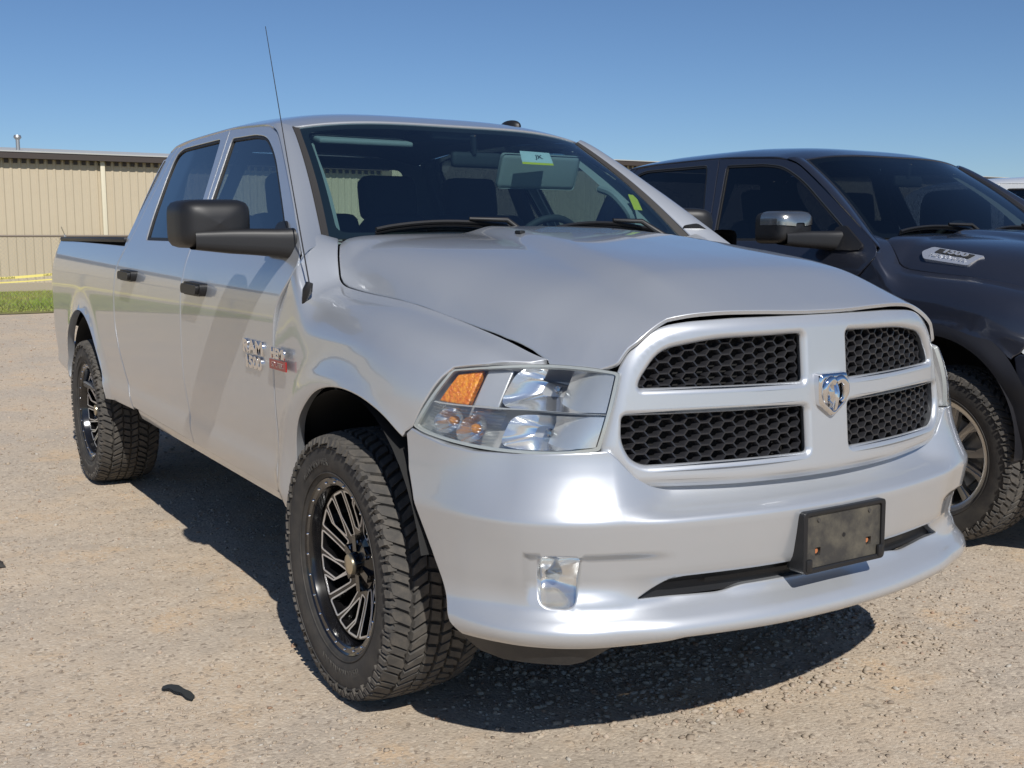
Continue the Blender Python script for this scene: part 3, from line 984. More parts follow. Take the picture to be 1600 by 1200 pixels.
    # dark engine bay filler under the hood and behind the front
    MB().grid(lambda u, v: (-.34 + 1.10 * u, (-.78 + .10 * u) + (1.56 - .2 * u) * v, 1.19 - .16 * u), 4, 4).build('engine_cover', DARKIN, root)
    MB().box((.60, 0, .78), (.36, 1.18, .62)).box((.80, 0, .62), (.12, 1.3, .26)).build('radiator', DARKIN, root)
    # cowl
    cw = MB(); cw.grid(lambda u, v: (-.33 - .10 * u - .06 * abs(2 * v - 1) ** 2, -.765 + 1.53 * v, 1.386 + .010 * u), 4, 20)
    cw.build('cowl', BLACKT, root)
    # ---- grille
    f_g = lambda pts, sgn: [(sgn * p[0], *p[1:]) for p in pts]
    opens = [fillet(f_g(o, sg), .015) for o in (OPEN_U, OPEN_L) for sg in (-1, 1)]
    og = [(0, 1.207), (.29, 1.206), (.42, 1.200), (.49, 1.190, .05), (.552, 1.158, .06), (.592, 1.105, .06), (.612, 1.05, .05), (.632, .97, .05), (.652, .892, .02), (.645, .862, .02), (.585, .790, .02), (.29, .782), (0, .781)]
    outline = fillet(og + [(-q[0], *q[1:]) for q in og[-2:0:-1]], .03)
    OA = [np.array(dens(o, .03)) for o in opens]; OU = np.array(dens(outline, .04))
    def gfn(u, v):
        u = np.asarray(u, float); v = np.asarray(v, float); Q = np.stack([u, v], 1)
        d = np.full(len(u), 9.)
        for o in OA: d = np.minimum(d, bdist(o, Q))
        for o in OA: d = np.where(inside(o, Q), 0, d)
        e = np.where(inside(OU, Q), bdist(OU, Q), 0)
        t = np.clip(d / .018, 0, 1)
        x = grille_x(u, v) - .012 + .014 * t * (2 - t) - .014 * np.clip(1 - e / .03, 0, 1) ** 2
        return np.stack([x, u, v], 1)
    grings = [offset(o if area(o) > 0 else o[::-1], -k) for o in opens for k in (.007, .018)] + [offset(outline if area(outline) > 0 else outline[::-1], k) for k in (.010, .020)]
    gr = panel('grille', outline, gfn, cfg.get('grille_mat', P), root, (1, 0, 0), .011 if rich else .04, opens, flange=.05, hole_flange=.03, bev=.004, drop=.002, hole_slope=.004, rings=grings if rich else ())
    a, hh = .0227, .0285
    if rich:
        for o, lo in zip(opens, (OPEN_U, OPEN_U, OPEN_L, OPEN_L)):
            oa = np.array(dens(o, .02)); seen = {}; mb = MB()
            for i in range(-30, 31):
                for j in range(27, 43):
                    cy = i * 1.5 * a; cz = j * hh + (i % 2) * hh / 2
                    vs = [(cy + a, cz), (cy + a / 2, cz + hh / 2), (cy - a / 2, cz + hh / 2), (cy - a, cz), (cy - a / 2, cz - hh / 2), (cy + a / 2, cz - hh / 2)]
                    for k in range(6):
                        p, q = vs[k], vs[(k + 1) % 6]
                        seen[(round((p[0] + q[0]) * 500), round((p[1] + q[1]) * 500))] = (p, q)
            ed = list(seen.values())
            mid = np.array([((p[0] + q[0]) / 2, (p[1] + q[1]) / 2) for p, q in ed])
            ok = inside(oa, mid) | (bdist(oa, mid) < .008)
            for (p, q), g in zip(ed, ok):
                if not g: continue
                dy, dz = q[0] - p[0], q[1] - p[1]; L = math.hypot(dy, dz); ny, nz = -dz / L, dy / L
                vv = []
                for dep, wd in ((-.052, .0038), (-.034, .0038), (-.029, .0018)):
                    for (py, pz), tsg in ((p, -1), (q, 1)):
                        py += dy / L * .0012 * tsg; pz += dz / L * .0012 * tsg
                        x = 1.030 - .33 * py * py - .10 * (pz - 1.0) + dep
                        vv += [(x, py + ny * wd, pz + nz * wd), (x, py - ny * wd, pz - nz * wd)]
                mb.add(vv, [(0, 1, 5, 4), (2, 6, 7, 3), (0, 4, 6, 2), (1, 3, 7, 5), (4, 5, 9, 8), (6, 10, 11, 7), (4, 8, 10, 6), (5, 7, 11, 9), (8, 9, 11, 10)])
            mb.build('grille_mesh', SATIN, gr, 25)
        # dark backing plate far behind the honeycomb
    bk = MB(); bk.grid(lambda u, v: (float(grille_x(-.60 + 1.2 * u, 1.0)) - .11, -.60 + 1.2 * u, .82 + .35 * v), 16, 2); bk.build('grille_backing', DARKIN, gr)
    # emblem
    if rich:
        ex = float(grille_x(0, 1.0)) + .006
        sh = fillet([(-.050, 1.052), (.050, 1.052), (.056, 1.03), (.052, .972), (.0, .934), (-.052, .972), (-.056, 1.03)], .012, 4)
        shi = [(q[0] * .80, 1.0 + (q[1] - 1.0) * .80) for q in sh]
        em = panel('emblem', sh, lambda u, v: np.stack([ex + .012 - .3 * u * u + .006 * np.clip(bdist(np.array(sh), np.stack([u, v], 1)) / .006, 0, 1) + 0 * u, u, v], 1), CHROME, gr, (1, 0, 0), .008, [shi], flange=.03, hole_flange=.01, bev=.002, drop=.001)
        MB().prism(shi, lambda u, v, h: (ex + .006 + h, u, v), -.004, 0).build('emblem_recess', CHROMED, gr)
        for sg in (-1, 1):
            hn = smooth([(sg * .004, 1.030), (sg * .020, 1.036), (sg * .036, 1.024), (sg * .041, 1.003), (sg * .037, .984), (sg * .028, .976)], 5)
            n_ = len(hn)
            MB().tube([(ex + .012 + .006 * math.sin(math.pi * i / n_), p[0], p[1]) for i, p in enumerate(hn)], [.0125 - .0075 * (i / n_) ** 1.5 for i in range(n_)], 10).build('emblem_horn', CHROME, gr, 60)
        hd = MB()
        hs = [(1.030, .010, .008), (1.018, .020, .016), (1.002, .0225, .022), (.985, .017, .024), (.968, .0125, .022), (.956, .012, .018), (.949, .007, .008)]
        def hfun(u, v):
            i = min(int(u * 6), 5); f = u * 6 - i
            z, hw, hx = [hs[i][k] * (1 - f) + hs[i + 1][k] * f for k in range(3)]
            t = 2 * v - 1
            return (ex + .004 + hx * (1 - abs(t) ** 1.6) + .004 * (abs(abs(t) - .45) < .1), hw * t, z)
        hd.grid(hfun, 18, 14); hd.build('emblem_head', CHROME, gr, 30, fix=False)
    # ---- head lamps
    for s in (-1, 1):
        sq = fillet([(.004, .012), (.996, .012), (.996, .985), (.004, .985)], .03, 4)
        O = (.7, s * .6, 0)
        hl = panel('headlight', sq, lamp_fn(s, .095), REFLS, root, O, .02, flange=0, bev=0, drop=0, su=.52, sv=.2)
        # side walls of the lamp housing
        ring = dens(sq, .03)
        A = lamp_fn(s, .004)(np.array([q[0] for q in ring]), np.array([q[1] for q in ring])); B = lamp_fn(s, .095)(np.array([q[0] for q in ring]), np.array([q[1] for q in ring]))
        n = len(ring)
        MB().add(list(A) + list(B), [(i, (i + 1) % n, n + (i + 1) % n, n + i) for i in range(n)]).build('lamp_housing', REFLS, hl, 40)
        panel('lamp_lens', sq, lamp_fn(s, -.001), CLEAR, hl, O, .02, flange=0, bev=.006, drop=.003, su=.52, sv=.2)
        if not rich: continue
        rim_o = dens(sq, .02); rim_i = [((q[0] - .5) * .965 + .5, (q[1] - .5) * .93 + .5) for q in sq]
        panel('lamp_bezel', sq, lamp_fn(s, .006), LEDGE, hl, O, .02, [rim_i], flange=.01, bev=0, drop=0, su=.52, sv=.2)
        # bowls: (u, v, radius_u, radius_v)
        for (u0, u1, v0, v1, m_) in ((.03, .60, .47, .96, REFL), (.03, .50, .05, .43, REFL)):
            bw = MB()
            def bowl(u, v):
                an = 2 * math.pi * u; e = 5
                k = (abs(math.cos(an)) ** e + abs(math.sin(an)) ** e) ** (-1 / e)
                uu = (u0 + u1) / 2 + (u1 - u0) / 2 * k * math.cos(an) * v; vv = (v0 + v1) / 2 + (v1 - v0) / 2 * k * math.sin(an) * v
                return tuple(lamp_fn(s, .020 + .085 * (1 - v ** 2))(np.array([uu]), np.array([vv]))[0])
            bw.grid(bowl, 40, 10); bw.build('lamp_bowl', m_, hl, 60, fix=False)
            c = lamp_fn(s, .088)(np.array([(u0 + u1) / 2]), np.array([(v0 + v1) / 2]))[0]; c2 = lamp_fn(s, .045)(np.array([(u0 + u1) / 2]), np.array([(v0 + v1) / 2]))[0]
            MB().tube([c, c + (c2 - c) * .6, c2], [.011, .011, .004], 12).build('lamp_bulb', CHROMED, hl, 60)
        # frosted inner cheek of each bowl
        for (u0, u1, v0, v1) in ((.025, .26, .48, .95), (.025, .25, .06, .43)):
            MB().grid(lambda u, v: tuple(lamp_fn(s, .012 + .06 * u * u)(np.array([u0 + (u1 - u0) * u]), np.array([v0 + (v1 - v0) * v]))[0]), 5, 5).build('lamp_cheek', FROST, hl, 60, fix=False)
        # shelf between bowls
        MB().grid(lambda u, v: tuple(lamp_fn(s, .008 + .08 * v)(np.array([.02 + .62 * u]), np.array([.455 + .02 * math.sin(3 * u)]))[0]), 12, 2).build('lamp_divider', FROST, hl, 60, fix=False)
        # amber indicator and its silver frame
        panel('turn_signal', [(.775, .48), (.955, .48), (.955, .90), (.81, .93)], lamp_fn(s, .022), AMBER, hl, O, .02, flange=.02, su=.52, sv=.2)
        panel('lamp_strip', [(.60, .47), (.745, .47), (.785, .95), (.63, .95)], lamp_fn(s, .028), REFLS, hl, O, .02, flange=.02, su=.52, sv=.2)
        for uu, vv, rr in ((.845, .24, .011), (.69, .20, .012)):
            c = lamp_fn(s, .075)(np.array([uu]), np.array([vv]))[0]; c2 = lamp_fn(s, .04)(np.array([uu]), np.array([vv]))[0]
            MB().tube([c, c + (c2 - c) * .5, c + (c2 - c) * .85, c2], [rr, rr * 1.1, rr * .8, .002], 12).build('lamp_bulb', BULB, hl, 60)
            cup = MB()
            cup.grid(lambda u, v: tuple(lamp_fn(s, .030 + .06 * (1 - v * v))(np.array([uu + .085 * v * math.cos(2 * math.pi * u)]), np.array([vv + .17 * v * math.sin(2 * math.pi * u)]))[0]), 24, 6)
            cup.build('lamp_bowl', REFL, hl, 60, fix=False)
        MB().grid(lambda u, v: tuple(lamp_fn(s, .018 + .004 * math.sin(62 * v))(np.array([.53 + .44 * u]), np.array([.05 + .38 * v]))[0]), 12, 48).build('lamp_flutes', FLUTE, hl, 60, fix=False)
        MB().grid(lambda u, v: tuple(lamp_fn(s, .012 + .004 * v)(np.array([.02 + .95 * u]), np.array([.445 + .018 * v + .02 * math.sin(3 * u)]))[0]), 20, 1).build('lamp_divider', FROST, hl, 60, fix=False)
    # ---- front bumper
    tops = [(0, .798), (.30, .798), (.56, .800), (.60, .818), (.642, .866), (.668, .888)]
    hb = [(s_of_y(y), z) for y, z in tops] + [(s_of_x(x), z) for x, z in ((.915, .884), (.86, .880), (.80, .877), (.70, .876), (.60, .883), (.51, .897), (.470, .907))] + [(s_of_x(.444), .890), (s_of_x(.466), .80), (s_of_x(.512), .715), (s_of_x(.572), .60), (s_of_x(.617), .50), (s_of_x(.652), .43), (s_of_x(.685), .400)]
    bots = [(.90, .398), (.75, .398), (.58, .398), (.53, .404), (.49, .414), (.30, .412), (0, .410)]
    hb += [(s_of_y(y), z) for y, z in bots]
    bpoly = hb + [(-q[0], q[1]) for q in hb[-2:0:-1]]
    slot = [(0, .562), (s_of_y(.50), .562, .03), (s_of_y(.60), .512, .012), (s_of_y(.36), .505, .03), (s_of_y(.30), .514, .03), (0, .514)]
    slot = fillet(slot[:-1] + [slot[-1]] + [(-q[0], *q[1:]) for q in slot[-2:0:-1]], .01)
    fog = lambda s: fillet([(s * s_of_y(.738), .636, .03), (s * s_of_y(.826), .636, .05), (s * s_of_y(.836), .57, .03), (s * s_of_y(.826), .500, .03), (s * s_of_y(.752), .497, .03)], .03)
    bu = panel('bumper', bpoly, bumper_fn, P, root, (1, 0, .1), .016 if rich else .04, [slot, fog(-1), fog(1)], flange=.03, hole_flange=.035)
    MB().grid(lambda u, v: tuple(bumper_fn(np.array([-.62 + 1.24 * u]), np.array([.50 + .07 * v]))[0] - np.array([.030, 0, 0])), 30, 2).build('air_intake', BLACKP, bu)
    ib = MB()
    ib.grid(lambda u, v: tuple(bumper_fn(np.array([-.40 + .80 * u]), np.array([.530 + .012 * v]))[0] - np.array([.012 + .004 * v, 0, 0])), 24, 1)
    ib.build('intake_bar', BLACKP, bu)
    for s in (-1, 1):
        fgp = fog(s)
        fl = panel('fog_lamp', offset(fgp if area(fgp) > 0 else fgp[::-1], -.002), lambda u, v: bumper_fn(u, v) + np.stack([.010 * np.sin(np.pi * np.clip((v - .497) / .139, 0, 1)), 0 * u, 0 * u], 1) - np.array([.006, s * .002, 0]), CLEAR, bu, (1, s * .3, 0), .02, flange=.0, bev=0, drop=0)
        y0, y1 = s_of_y(.734), s_of_y(.840)
        def cup(u, v, d0=.012, d1=.045):
            an = 2 * math.pi * u; k = (abs(math.cos(an)) ** 4 + abs(math.sin(an)) ** 4) ** -.25
            a_ = (y0 + y1) / 2 + (y1 - y0) / 2 * k * math.cos(an) * v; z_ = .566 + .073 * k * math.sin(an) * v
            return tuple(bumper_fn(np.array([s * a_]), np.array([z_]))[0] - np.array([d0 + d1 * (1 - v * v), s * .012, 0]))
        MB().grid(cup, 32, 8).build('fog_reflector', REFL if rich else DARKIN, bu, 60, fix=False)
        if rich:
            c = cup(0, 0); MB().tube([c, (c[0] + .03, c[1] - s * .004, c[2])], [.012, .009], 12).build('fog_bulb', FROST, bu)
    # dark valance under the lip
    def valf(u, v):
        sy = -.945 + 1.89 * u; ay = abs(sy)
        dp = .058 * float(sstep(.60, .76, ay)) * float(1 - sstep(.90, .95, ay)) + .006
        p = bumper_fn(np.array([math.copysign(s_of_y(ay), sy)]), np.array([.404]))[0]
        return (p[0] - .006 - .035 * v - .012 * ay, p[1] * (1 - .03 * v), .404 - dp * v)
    MB().grid(valf, 60, 3).build('valance', BLACKT, bu)
    MB().grid(lambda u, v: (.45 + .40 * u, -.70 + 1.40 * v, .415 + .03 * (1 - u)), 6, 6).build('skid_panel', DARKIN, bu)
    if rich:
        # plate bracket
        bx = 1.090
        tilt = lambda u, v, h: (bx + h + .06 * (.62 - v) * 0, u, v)
        ob = fillet([(-.158, .705, .014), (.158, .705, .014), (.156, .540, .014), (-.156, .540, .014)], .014)
        ib_ = fillet([(-.143, .694, .01), (.143, .694, .01), (.143, .553, .01), (-.143, .553, .01)], .01)
        sqs = [[(x - .010, .605), (x + .010, .605), (x + .010, .583), (x - .010, .583)] for x in (-.098, .098)]
        br = panel('plate_bracket', ob, lambda u, v: np.stack([bx + .02 + 0 * u - .02 * (v - .62), u, v], 1), BLACKP, bu, (1, 0, 0), .03, [ib_], flange=.05, hole_flange=.006, bev=.003, drop=.002)
        panel('plate_face', ib_, lambda u, v: np.stack([bx + .012 + 0 * u - .02 * (v - .62), u, v], 1), mat('weathered_black_plastic', (.040, .037, .033), .65, noise=(16, .8, (.13, .115, .085))), bu, (1, 0, 0), .03, sqs, flange=.0, hole_flange=.012, bev=0, drop=0)
        for x in (-.098, .098):
            MB().tube([(bx - .002, x, .594), (bx + .006, x, .594)], .007, 10).build('bracket_bolt', RUSTY, bu)
            MB().tube([(bx + .010, x, .678), (bx + .0145, x, .678)], [.006, .005], 10).build('bracket_screw', DIRTYTRIM, bu)
        for x in (-.138, .138): MB().rbox((bx + .019, x, .563), (.012, .022, .034), .006).build('bracket_clip', BLACKP, bu)
        MB().tube([(bx + .008, 0, .625), (bx + .013, 0, .625)], .006, 10).build('bracket_boss', BLACKP, bu)
        MB().box((bx - .02, 0, .62), (.05, .30, .15)).build('bracket_back', BLACKP, bu)
    # ---- roof and glass
    ft = [(-1.0 - .06 * t * t - .004, .655 * t) for t in np.linspace(-1, 1, 25)]
    sd_ = [(x, float(DE(x)) - .002) for x in np.linspace(-1.155, -2.60, 34)]
    rf = ft + [(-1.10, .697)] + sd_ + [(-2.668, .66), (-2.675, 0), (-2.668, -.66)] + [(x, -y) for x, y in sd_[::-1]] + [(-1.10, -.697)]
    roof = panel('roof', rf, roof_fn, P, root, (0, 0, 1), .035, flange=.012, drop=.003)
    if rich:
        nb = MB(); c = (-1.36, .50, float(roof_z(-1.36, .50)))
        nb.grid(lambda u, v: (c[0] + .075 * math.cos(2 * math.pi * u) * math.sin(v * math.pi / 2), c[1] + .034 * math.sin(2 * math.pi * u) * math.sin(v * math.pi / 2), c[2] - .004 + .038 * math.cos(v * math.pi / 2) ** .7), 20, 8)
        nb.build('roof_antenna', BLACKP, roof, 60)
    wp = fillet([(-1, .0), (1, .0), (1, 1.0), (-1, 1.0)], .03)
    ws = panel('windshield', wp, ws_fn, cfg['wsglass'], root, (.6, 0, .8), .04, flange=0, bev=0, drop=0, su=.72, sv=.75)
    win = fillet([(-.955, .05), (.955, .05), (.955, .95), (-.955, .95)], .06)
    panel('windshield_border', wp, lambda u, v: ws_fn(u, v, .004), RUBBER, ws, (.6, 0, .8), .05, [win], flange=0, bev=0, drop=0, su=.72, sv=.75)
    # cab back
    CX = pchip([1.30, 1.55, 1.70, 1.79, 1.85], [-2.722, -2.720, -2.705, -2.668, -2.62])
    cb = [(-float(BASEW(z)) + .004, z) for z in (1.30, 1.40, 1.5, 1.6, 1.7, 1.79)] + [(-.64, 1.842), (.64, 1.842)] + [(float(BASEW(z)) - .004, z) for z in (1.79, 1.7, 1.6, 1.5, 1.4, 1.30)]
    hole = fillet([(-.68, 1.41), (.68, 1.41), (.60, 1.785), (-.60, 1.785)], .06)
    cbk = panel('cab_back', cb, lambda u, v: np.stack([CX(v), u, v], 1), P, root, (-1, 0, 0), .05, [hole], flange=.01)
    panel('back_glass', hole, lambda u, v: np.stack([CX(v) + .008, u, v], 1), glass('back_window_glass', (.70, .78, .74), .95, .06) if rich else PRIVGLASS, cbk, (-1, 0, 0), .08, flange=0, bev=0, drop=0)
    # ---- wipers, stickers
    for y0, y1 in ((-.62, -.03), (.08, .62)):
        w = MB(); pts = []
        for t in np.linspace(0, 1, 14):
            u = (y0 + (y1 - y0) * t) / .785
            p = ws_fn(np.array([u]), np.array([.030 + .10 * math.sin(math.pi * t) ** .8 * .55]))[0]
            pts.append(p + np.array([.012, 0, .018]))
        w.tube(pts, .0075, 6); w.tube([p + np.array([-.006, 0, -.012]) for p in pts], .006, 4)
        k = pts[8]; w.tube([(-.36, y0 + (y1 - y0) * .98, 1.405), tuple(np.array(pts[11]) + np.array([.03, 0, .02])), tuple(k + np.array([.006, 0, .012]))], [.013, .010, .007], 8)
        w.build('wiper', BLACKP, root, 50)
    # ---- inside of the cab
    zz = MB(); zz.grid(lambda u, v: (-.43 - .45 * u, -.76 + 1.52 * v, 1.385 - .02 * u - .05 * u * u + (.035 * math.exp(-((v - .74) / .12) ** 2) * math.sin(math.pi * u))), 8, 24)
    zz.box((-.84, 0, 1.12), (.10, 1.66, .44))
    zz.build('dashboard', DASH, root, 40)
    MB().box((-1.6, 0, .60), (2.2, 1.72, .06)).box((-.62, 0, .92), (.06, 1.7, .62)).build('cab_floor', DARKIN, root)
    hl_ = MB(); hl_.grid(lambda u, v: (-1.07 - 1.55 * u, -.66 + 1.32 * v, float(roof_z(-1.07 - 1.55 * u, -.66 + 1.32 * v)) - .035), 10, 10)
    hl_.build('headliner', mat('grey_headliner', (.16, .17, .17), .9), root)
    for y in ((-.42, .42) if not rich else (-.44, 0, .44)):
        st_ = MB(); c = abs(y) < .1
        st_.rbox((-1.52, y, 1.20), (.17, .50 if not c else .30, .62), .06, Matrix.Rotation(R(-14), 3, 'Y'), 3)
        st_.rbox((-1.22, y, .88), (.52, .50 if not c else .30, .18), .06, None, 3)
        se = st_.build('seat', CLOTH, root, 60)
        hr = MB().rbox((-1.635, y, 1.585), (.11, .27, .20), .045, Matrix.Rotation(R(-10), 3, 'Y'), 3)
        hr.tube([(-1.60, y - .05, 1.46), (-1.62, y - .05, 1.55)], .008, 6).tube([(-1.60, y + .05, 1.46), (-1.62, y + .05, 1.55)], .008, 6)
        hr.build('headrest', CLOTH, se, 60)
    rs = MB().rbox((-2.45, 0, 1.12), (.16, 1.42, .58), .06, Matrix.Rotation(R(-12), 3, 'Y'), 3).rbox((-2.15, 0, .86), (.5, 1.42, .16), .05, None, 3)
    rs_ = rs.build('seat', CLOTH, root, 60)
    for y in (-.45, .45): MB().rbox((-2.52, y, 1.45), (.09, .24, .14), .04, None, 3).build('headrest', CLOTH, rs_, 60)
    for s in (-1, 1): MB().box((-1.66, s * .75, 1.58), (.10, .03, .50), Matrix.Rotation(R(25 * s), 3, 'X')).build('pillar_lining', DASH, root)
    swp = [(-.90 + .07 * math.sin(t), .40 + .185 * math.cos(t), 1.315 + .172 * math.sin(t)) for t in np.linspace(0, 2 * math.pi, 41)]
    swp = [(-.93 - .075 * math.sin(t) * -1, p[1], p[2]) for t, p in zip(np.linspace(0, 2 * math.pi, 41), swp)]
    sw = MB().tube(swp, .016, 10, False)
    sw.tube([(-.93, .22, 1.31), (-.90, .40, 1.30), (-.93, .58, 1.31)], .018, 8).tube([(-.90, .40, 1.30), (-.98, .40, 1.16)], .02, 8)
    sw.build('steering_wheel', DASH, root, 60)
    rm = MB().rbox((-.99, .10, 1.725), (.03, .24, .065), .02, None, 3).tube([(-.975, .08, 1.75), (-.95, .06, 1.82)], .012, 8)
    rm.build('rear_view_mirror', DASH, root, 60)
    if rich:
        vs = MB().rbox((-.975, .40, 1.685), (.022, .40, .15), .02, Matrix.Rotation(R(20), 3, 'Y'), 3).build('sun_visor', TRIML, root, 60)
        MB().rbox((-1.06, -.40, 1.79), (.17, .40, .02), .009, Matrix.Rotation(R(12), 3, 'Y'), 3).build('sun_visor', TRIML, root, 60)
        MB().rbox((-1.12, .0, 1.825), (.26, .22, .05), .02, None, 3).build('overhead_console', DASH, root, 60)
        # paper permit inside the glass and yellow lot sticker
        def on_ws(u0, v0, du, dv, dd):
            return lambda x, y, h: tuple(ws_fn(np.array([u0 + x * du + .5 * y]), np.array([v0 + y * dv]), dd - h)[0])
        q = on_ws(.43, .71, 1, 1, .008)
        tg = MB().prism([(-.115, -.045), (.115, -.045), (.115, .075), (-.115, .075)], q, -.0006, 0).build('paper_permit', PAPER, ws)
        MB().prism([(-.115, -.068), (.115, -.068), (.115, -.046), (-.115, -.046)], q, -.0006, 0).build('paper_permit', YELLOW, ws)
        text_on('permit_mark', 'JK', .05, lambda x, y, h: q(x * 1.2 + .02, y * 1.2 + .015, h + .001), INK, ws, ext=.0002)
        q2 = on_ws(.905, .33, 1, 1, .008)
        MB().prism([(-.03, -.075), (.035, -.075), (.035, .075), (-.03, .075)], q2, -.0006, 0).build('lot_sticker', YELLOW, ws)
    # ---- bed, tail, chassis
    bd = MB().box((-3.65, 0, .86), (1.86, 1.72, .05)).box((-2.745, 0, 1.10), (.03, 1.76, .50)); bd.build('cargo_bed_floor', DARKIN, root)
    tg = MB().rbox((-4.615, 0, 1.03), (.05, 1.56, .70), .02).build('tailgate', P, root)
    MB().rbox((-4.645, 0, 1.26), (.02, .24, .06), .008).build('tailgate_handle', BLACKP, tg)
    for s in (-1, 1):
        MB().rbox((-4.60, s * .895, 1.10), (.075, .12, .36), .025).build('tail_lamp', REDLENS, root)
    rb = MB().rbox((-4.70, 0, .63), (.16, 1.86, .17), .04, None, 3).build('rear_bumper', CHROME if rich else P, root, 50)
    ch = MB()
    for y in (-.42, .42): ch.box((-1.85, y, .50), (5.3, .09, .15))
    for x in (.62, -.6, -1.9, -2.9, -4.3): ch.box((x, 0, .50), (.12, .84, .10))
    ch.box((-.9, .0, .52), (1.3, .4, .2)); ch.tube([(-3.57, -.7, .41), (-3.57, .7, .41)], .05, 10); ch.tube([(0, -.7, .41), (0, .7, .41)], .04, 10)
    ch.box((-3.57, 0, .41), (.28, .30, .26)); ch.tube([(-3.4, .04, .45), (-1.2, .04, .50)], .04, 8)
    ch.box((-2.15, .55, .53), (1.0, .34, .22)).box((-2.72, 0, .66), (.62, 1.78, .03)).box((-4.3, 0, .66), (.5, 1.7, .03))  # flat sheet at bed front added to block sun leaking under the truck
    ch.build('chassis_and_sun_block', DARKIN, root)
    for x in (0, -3.57):
        for s in (-1, 1):
            MB().tube([(x + .12, s * .56, .42), (x + .16, s * .50, .92)], .032, 10).build('shock_absorber', DARKIN, root)
            put_wheel(cfg['wheel'], root, x + (cfg.get('wheel_dx', 0) if x == 0 else 0), s * ((.838 if x == 0 else .848) + cfg.get('wheel_out', 0)), .35 + .7 * (x < -1) + .2 * (s > 0), cfg.get('lugs', True) and s < 0)
    # ---- badges and aerial
    if rich:
        for s in (-1, 1):
            at = lambda cx, cz: (lambda x, y, h: (cx - s * x, s * (float(Wd(cx, cz)) + .003 + h), cz + y))
            bdg = text_on('badge_lettering', 'RAM', .060, lambda x, y, h: at(-.638, 1.030)(x * 1.62, y, h), CHROME, root, ext=.003, bevel=.0015, offset_=.002, spacing=1.05)
            text_on('badge_lettering', '1500', .056, lambda x, y, h: at(-.638, .977)(x * 1.45, y, h), CHROME, root, ext=.003, bevel=.0015, offset_=.002, spacing=1.05)
            text_on('badge_lettering', 'HEMI', .044, lambda x, y, h: at(-.368, 1.032)(x * 1.25, y, h + .012), CHROME, root, ext=.003, bevel=.001, offset_=.0015)
            pl = MB().prism([(-.074, -.018), (.074, -.018), (.074, .014), (-.074, .014)], lambda x, y, h: at(-.368, .998)(x, y, h + .012), -.002, .003).build('badge_plate', RED, root)
            text_on('badge_lettering', '5.7 LITER', .024, lambda x, y, h: at(-.368, .996)(x * 1.05, y, h + .016), CHROME, root, ext=.0008)
        ab = (-.205, -.965, 1.228)
        an = MB().tube([(ab[0] - .03, ab[1] - .012, ab[2] - .03), (ab[0] - .005, ab[1] - .006, ab[2] + .015), (ab[0], ab[1], ab[2] + .04)], [.004, .016, .011], 10).build('aerial_base', BLACKP, root, 60)
        tp = (-.56, -.955, 2.095)
        am = MB().tube([(ab[0], ab[1], ab[2] + .03), tuple(np.array(ab) * .5 + np.array(tp) * .5), tp], [.0026, .0018, .0012], 6)
        am.build('aerial_mast', BLACKP, root)
    if cfg.get('hood_badge'):
        for s in (-1, 1):
            def at(x, y, h):
                X = -.04 + (x if s < 0 else -x); yw = .765 - .78 * (y + .10 * (x if s < 0 else -x))
                return (X, s * (yw + .55 * h), float(hood_z(X, yw)) + .83 * h + .003)
            base = fillet([(-.150, -.012), (-.110, .030), (.155, .030), (.105, -.034), (-.130, -.034)], .012, 3)
            MB().prism(base, at, -.012, .004).build('badge_plate', BADGE, root)
            MB().prism(fillet([(-.085, -.006), (-.070, .022), (.112, .022), (.090, -.006)], .004, 2), at, .004, .0055).build('badge_plate', INK, root)
            text_on('badge_lettering', '1500', .034, lambda x, y, h: at(x * 1.9 + .012, y + .008, h + .007), BADGE, root, ext=.002, offset_=.001, shear=.2)
            text_on('badge_lettering', 'HEMI 5.7 LITER', .018, lambda x, y, h: at(x * 1.6 - .01, y - .020, h + .006), BADGE, root, ext=.002, shear=.2)
    return root

silver = build_truck(dict(paint=SILVER, trim=BLACKP, handle=BLACKP, rich=True, loc=(0, 0, 0), glass=(DOORGLASS, PRIVGLASS), wsglass=WSGLASS, wheel='offroad',
                          folded=True,
                          label='silver crew cab pickup truck with black off-road wheels and empty plate bracket'))
dark = build_truck(dict(paint=DARK, trim=BLACKP, handle=DARK, rich=False, loc=(-.24, 3.05, 0), glass=(PRIVGLASS, PRIVGLASS), wsglass=glass('dark_windshield_glass', (.30, .36, .37), .95, .07), wheel='alloy',
                        flares=True, wheel_out=.02, wheel_dx=.09, mirror_dx=-.16, mirror_cap=True, hood_badge=True, grille_mat=BLACKP,
                        label='dark grey crew cab pickup truck with silver alloy wheels parked beside the silver truck'))
white = build_truck(dict(paint=WHITE, trim=BLACKP, handle=BLACKP, rich=False, loc=(-1.3, 7.35, 0), glass=(PRIVGLASS, PRIVGLASS), wsglass=glass('dark_windshield_glass', (.30, .36, .37)), wheel='alloy',
                         grille_mat=BLACKP, lugs=False, label='white pickup truck mostly hidden behind the dark grey truck at right edge'))

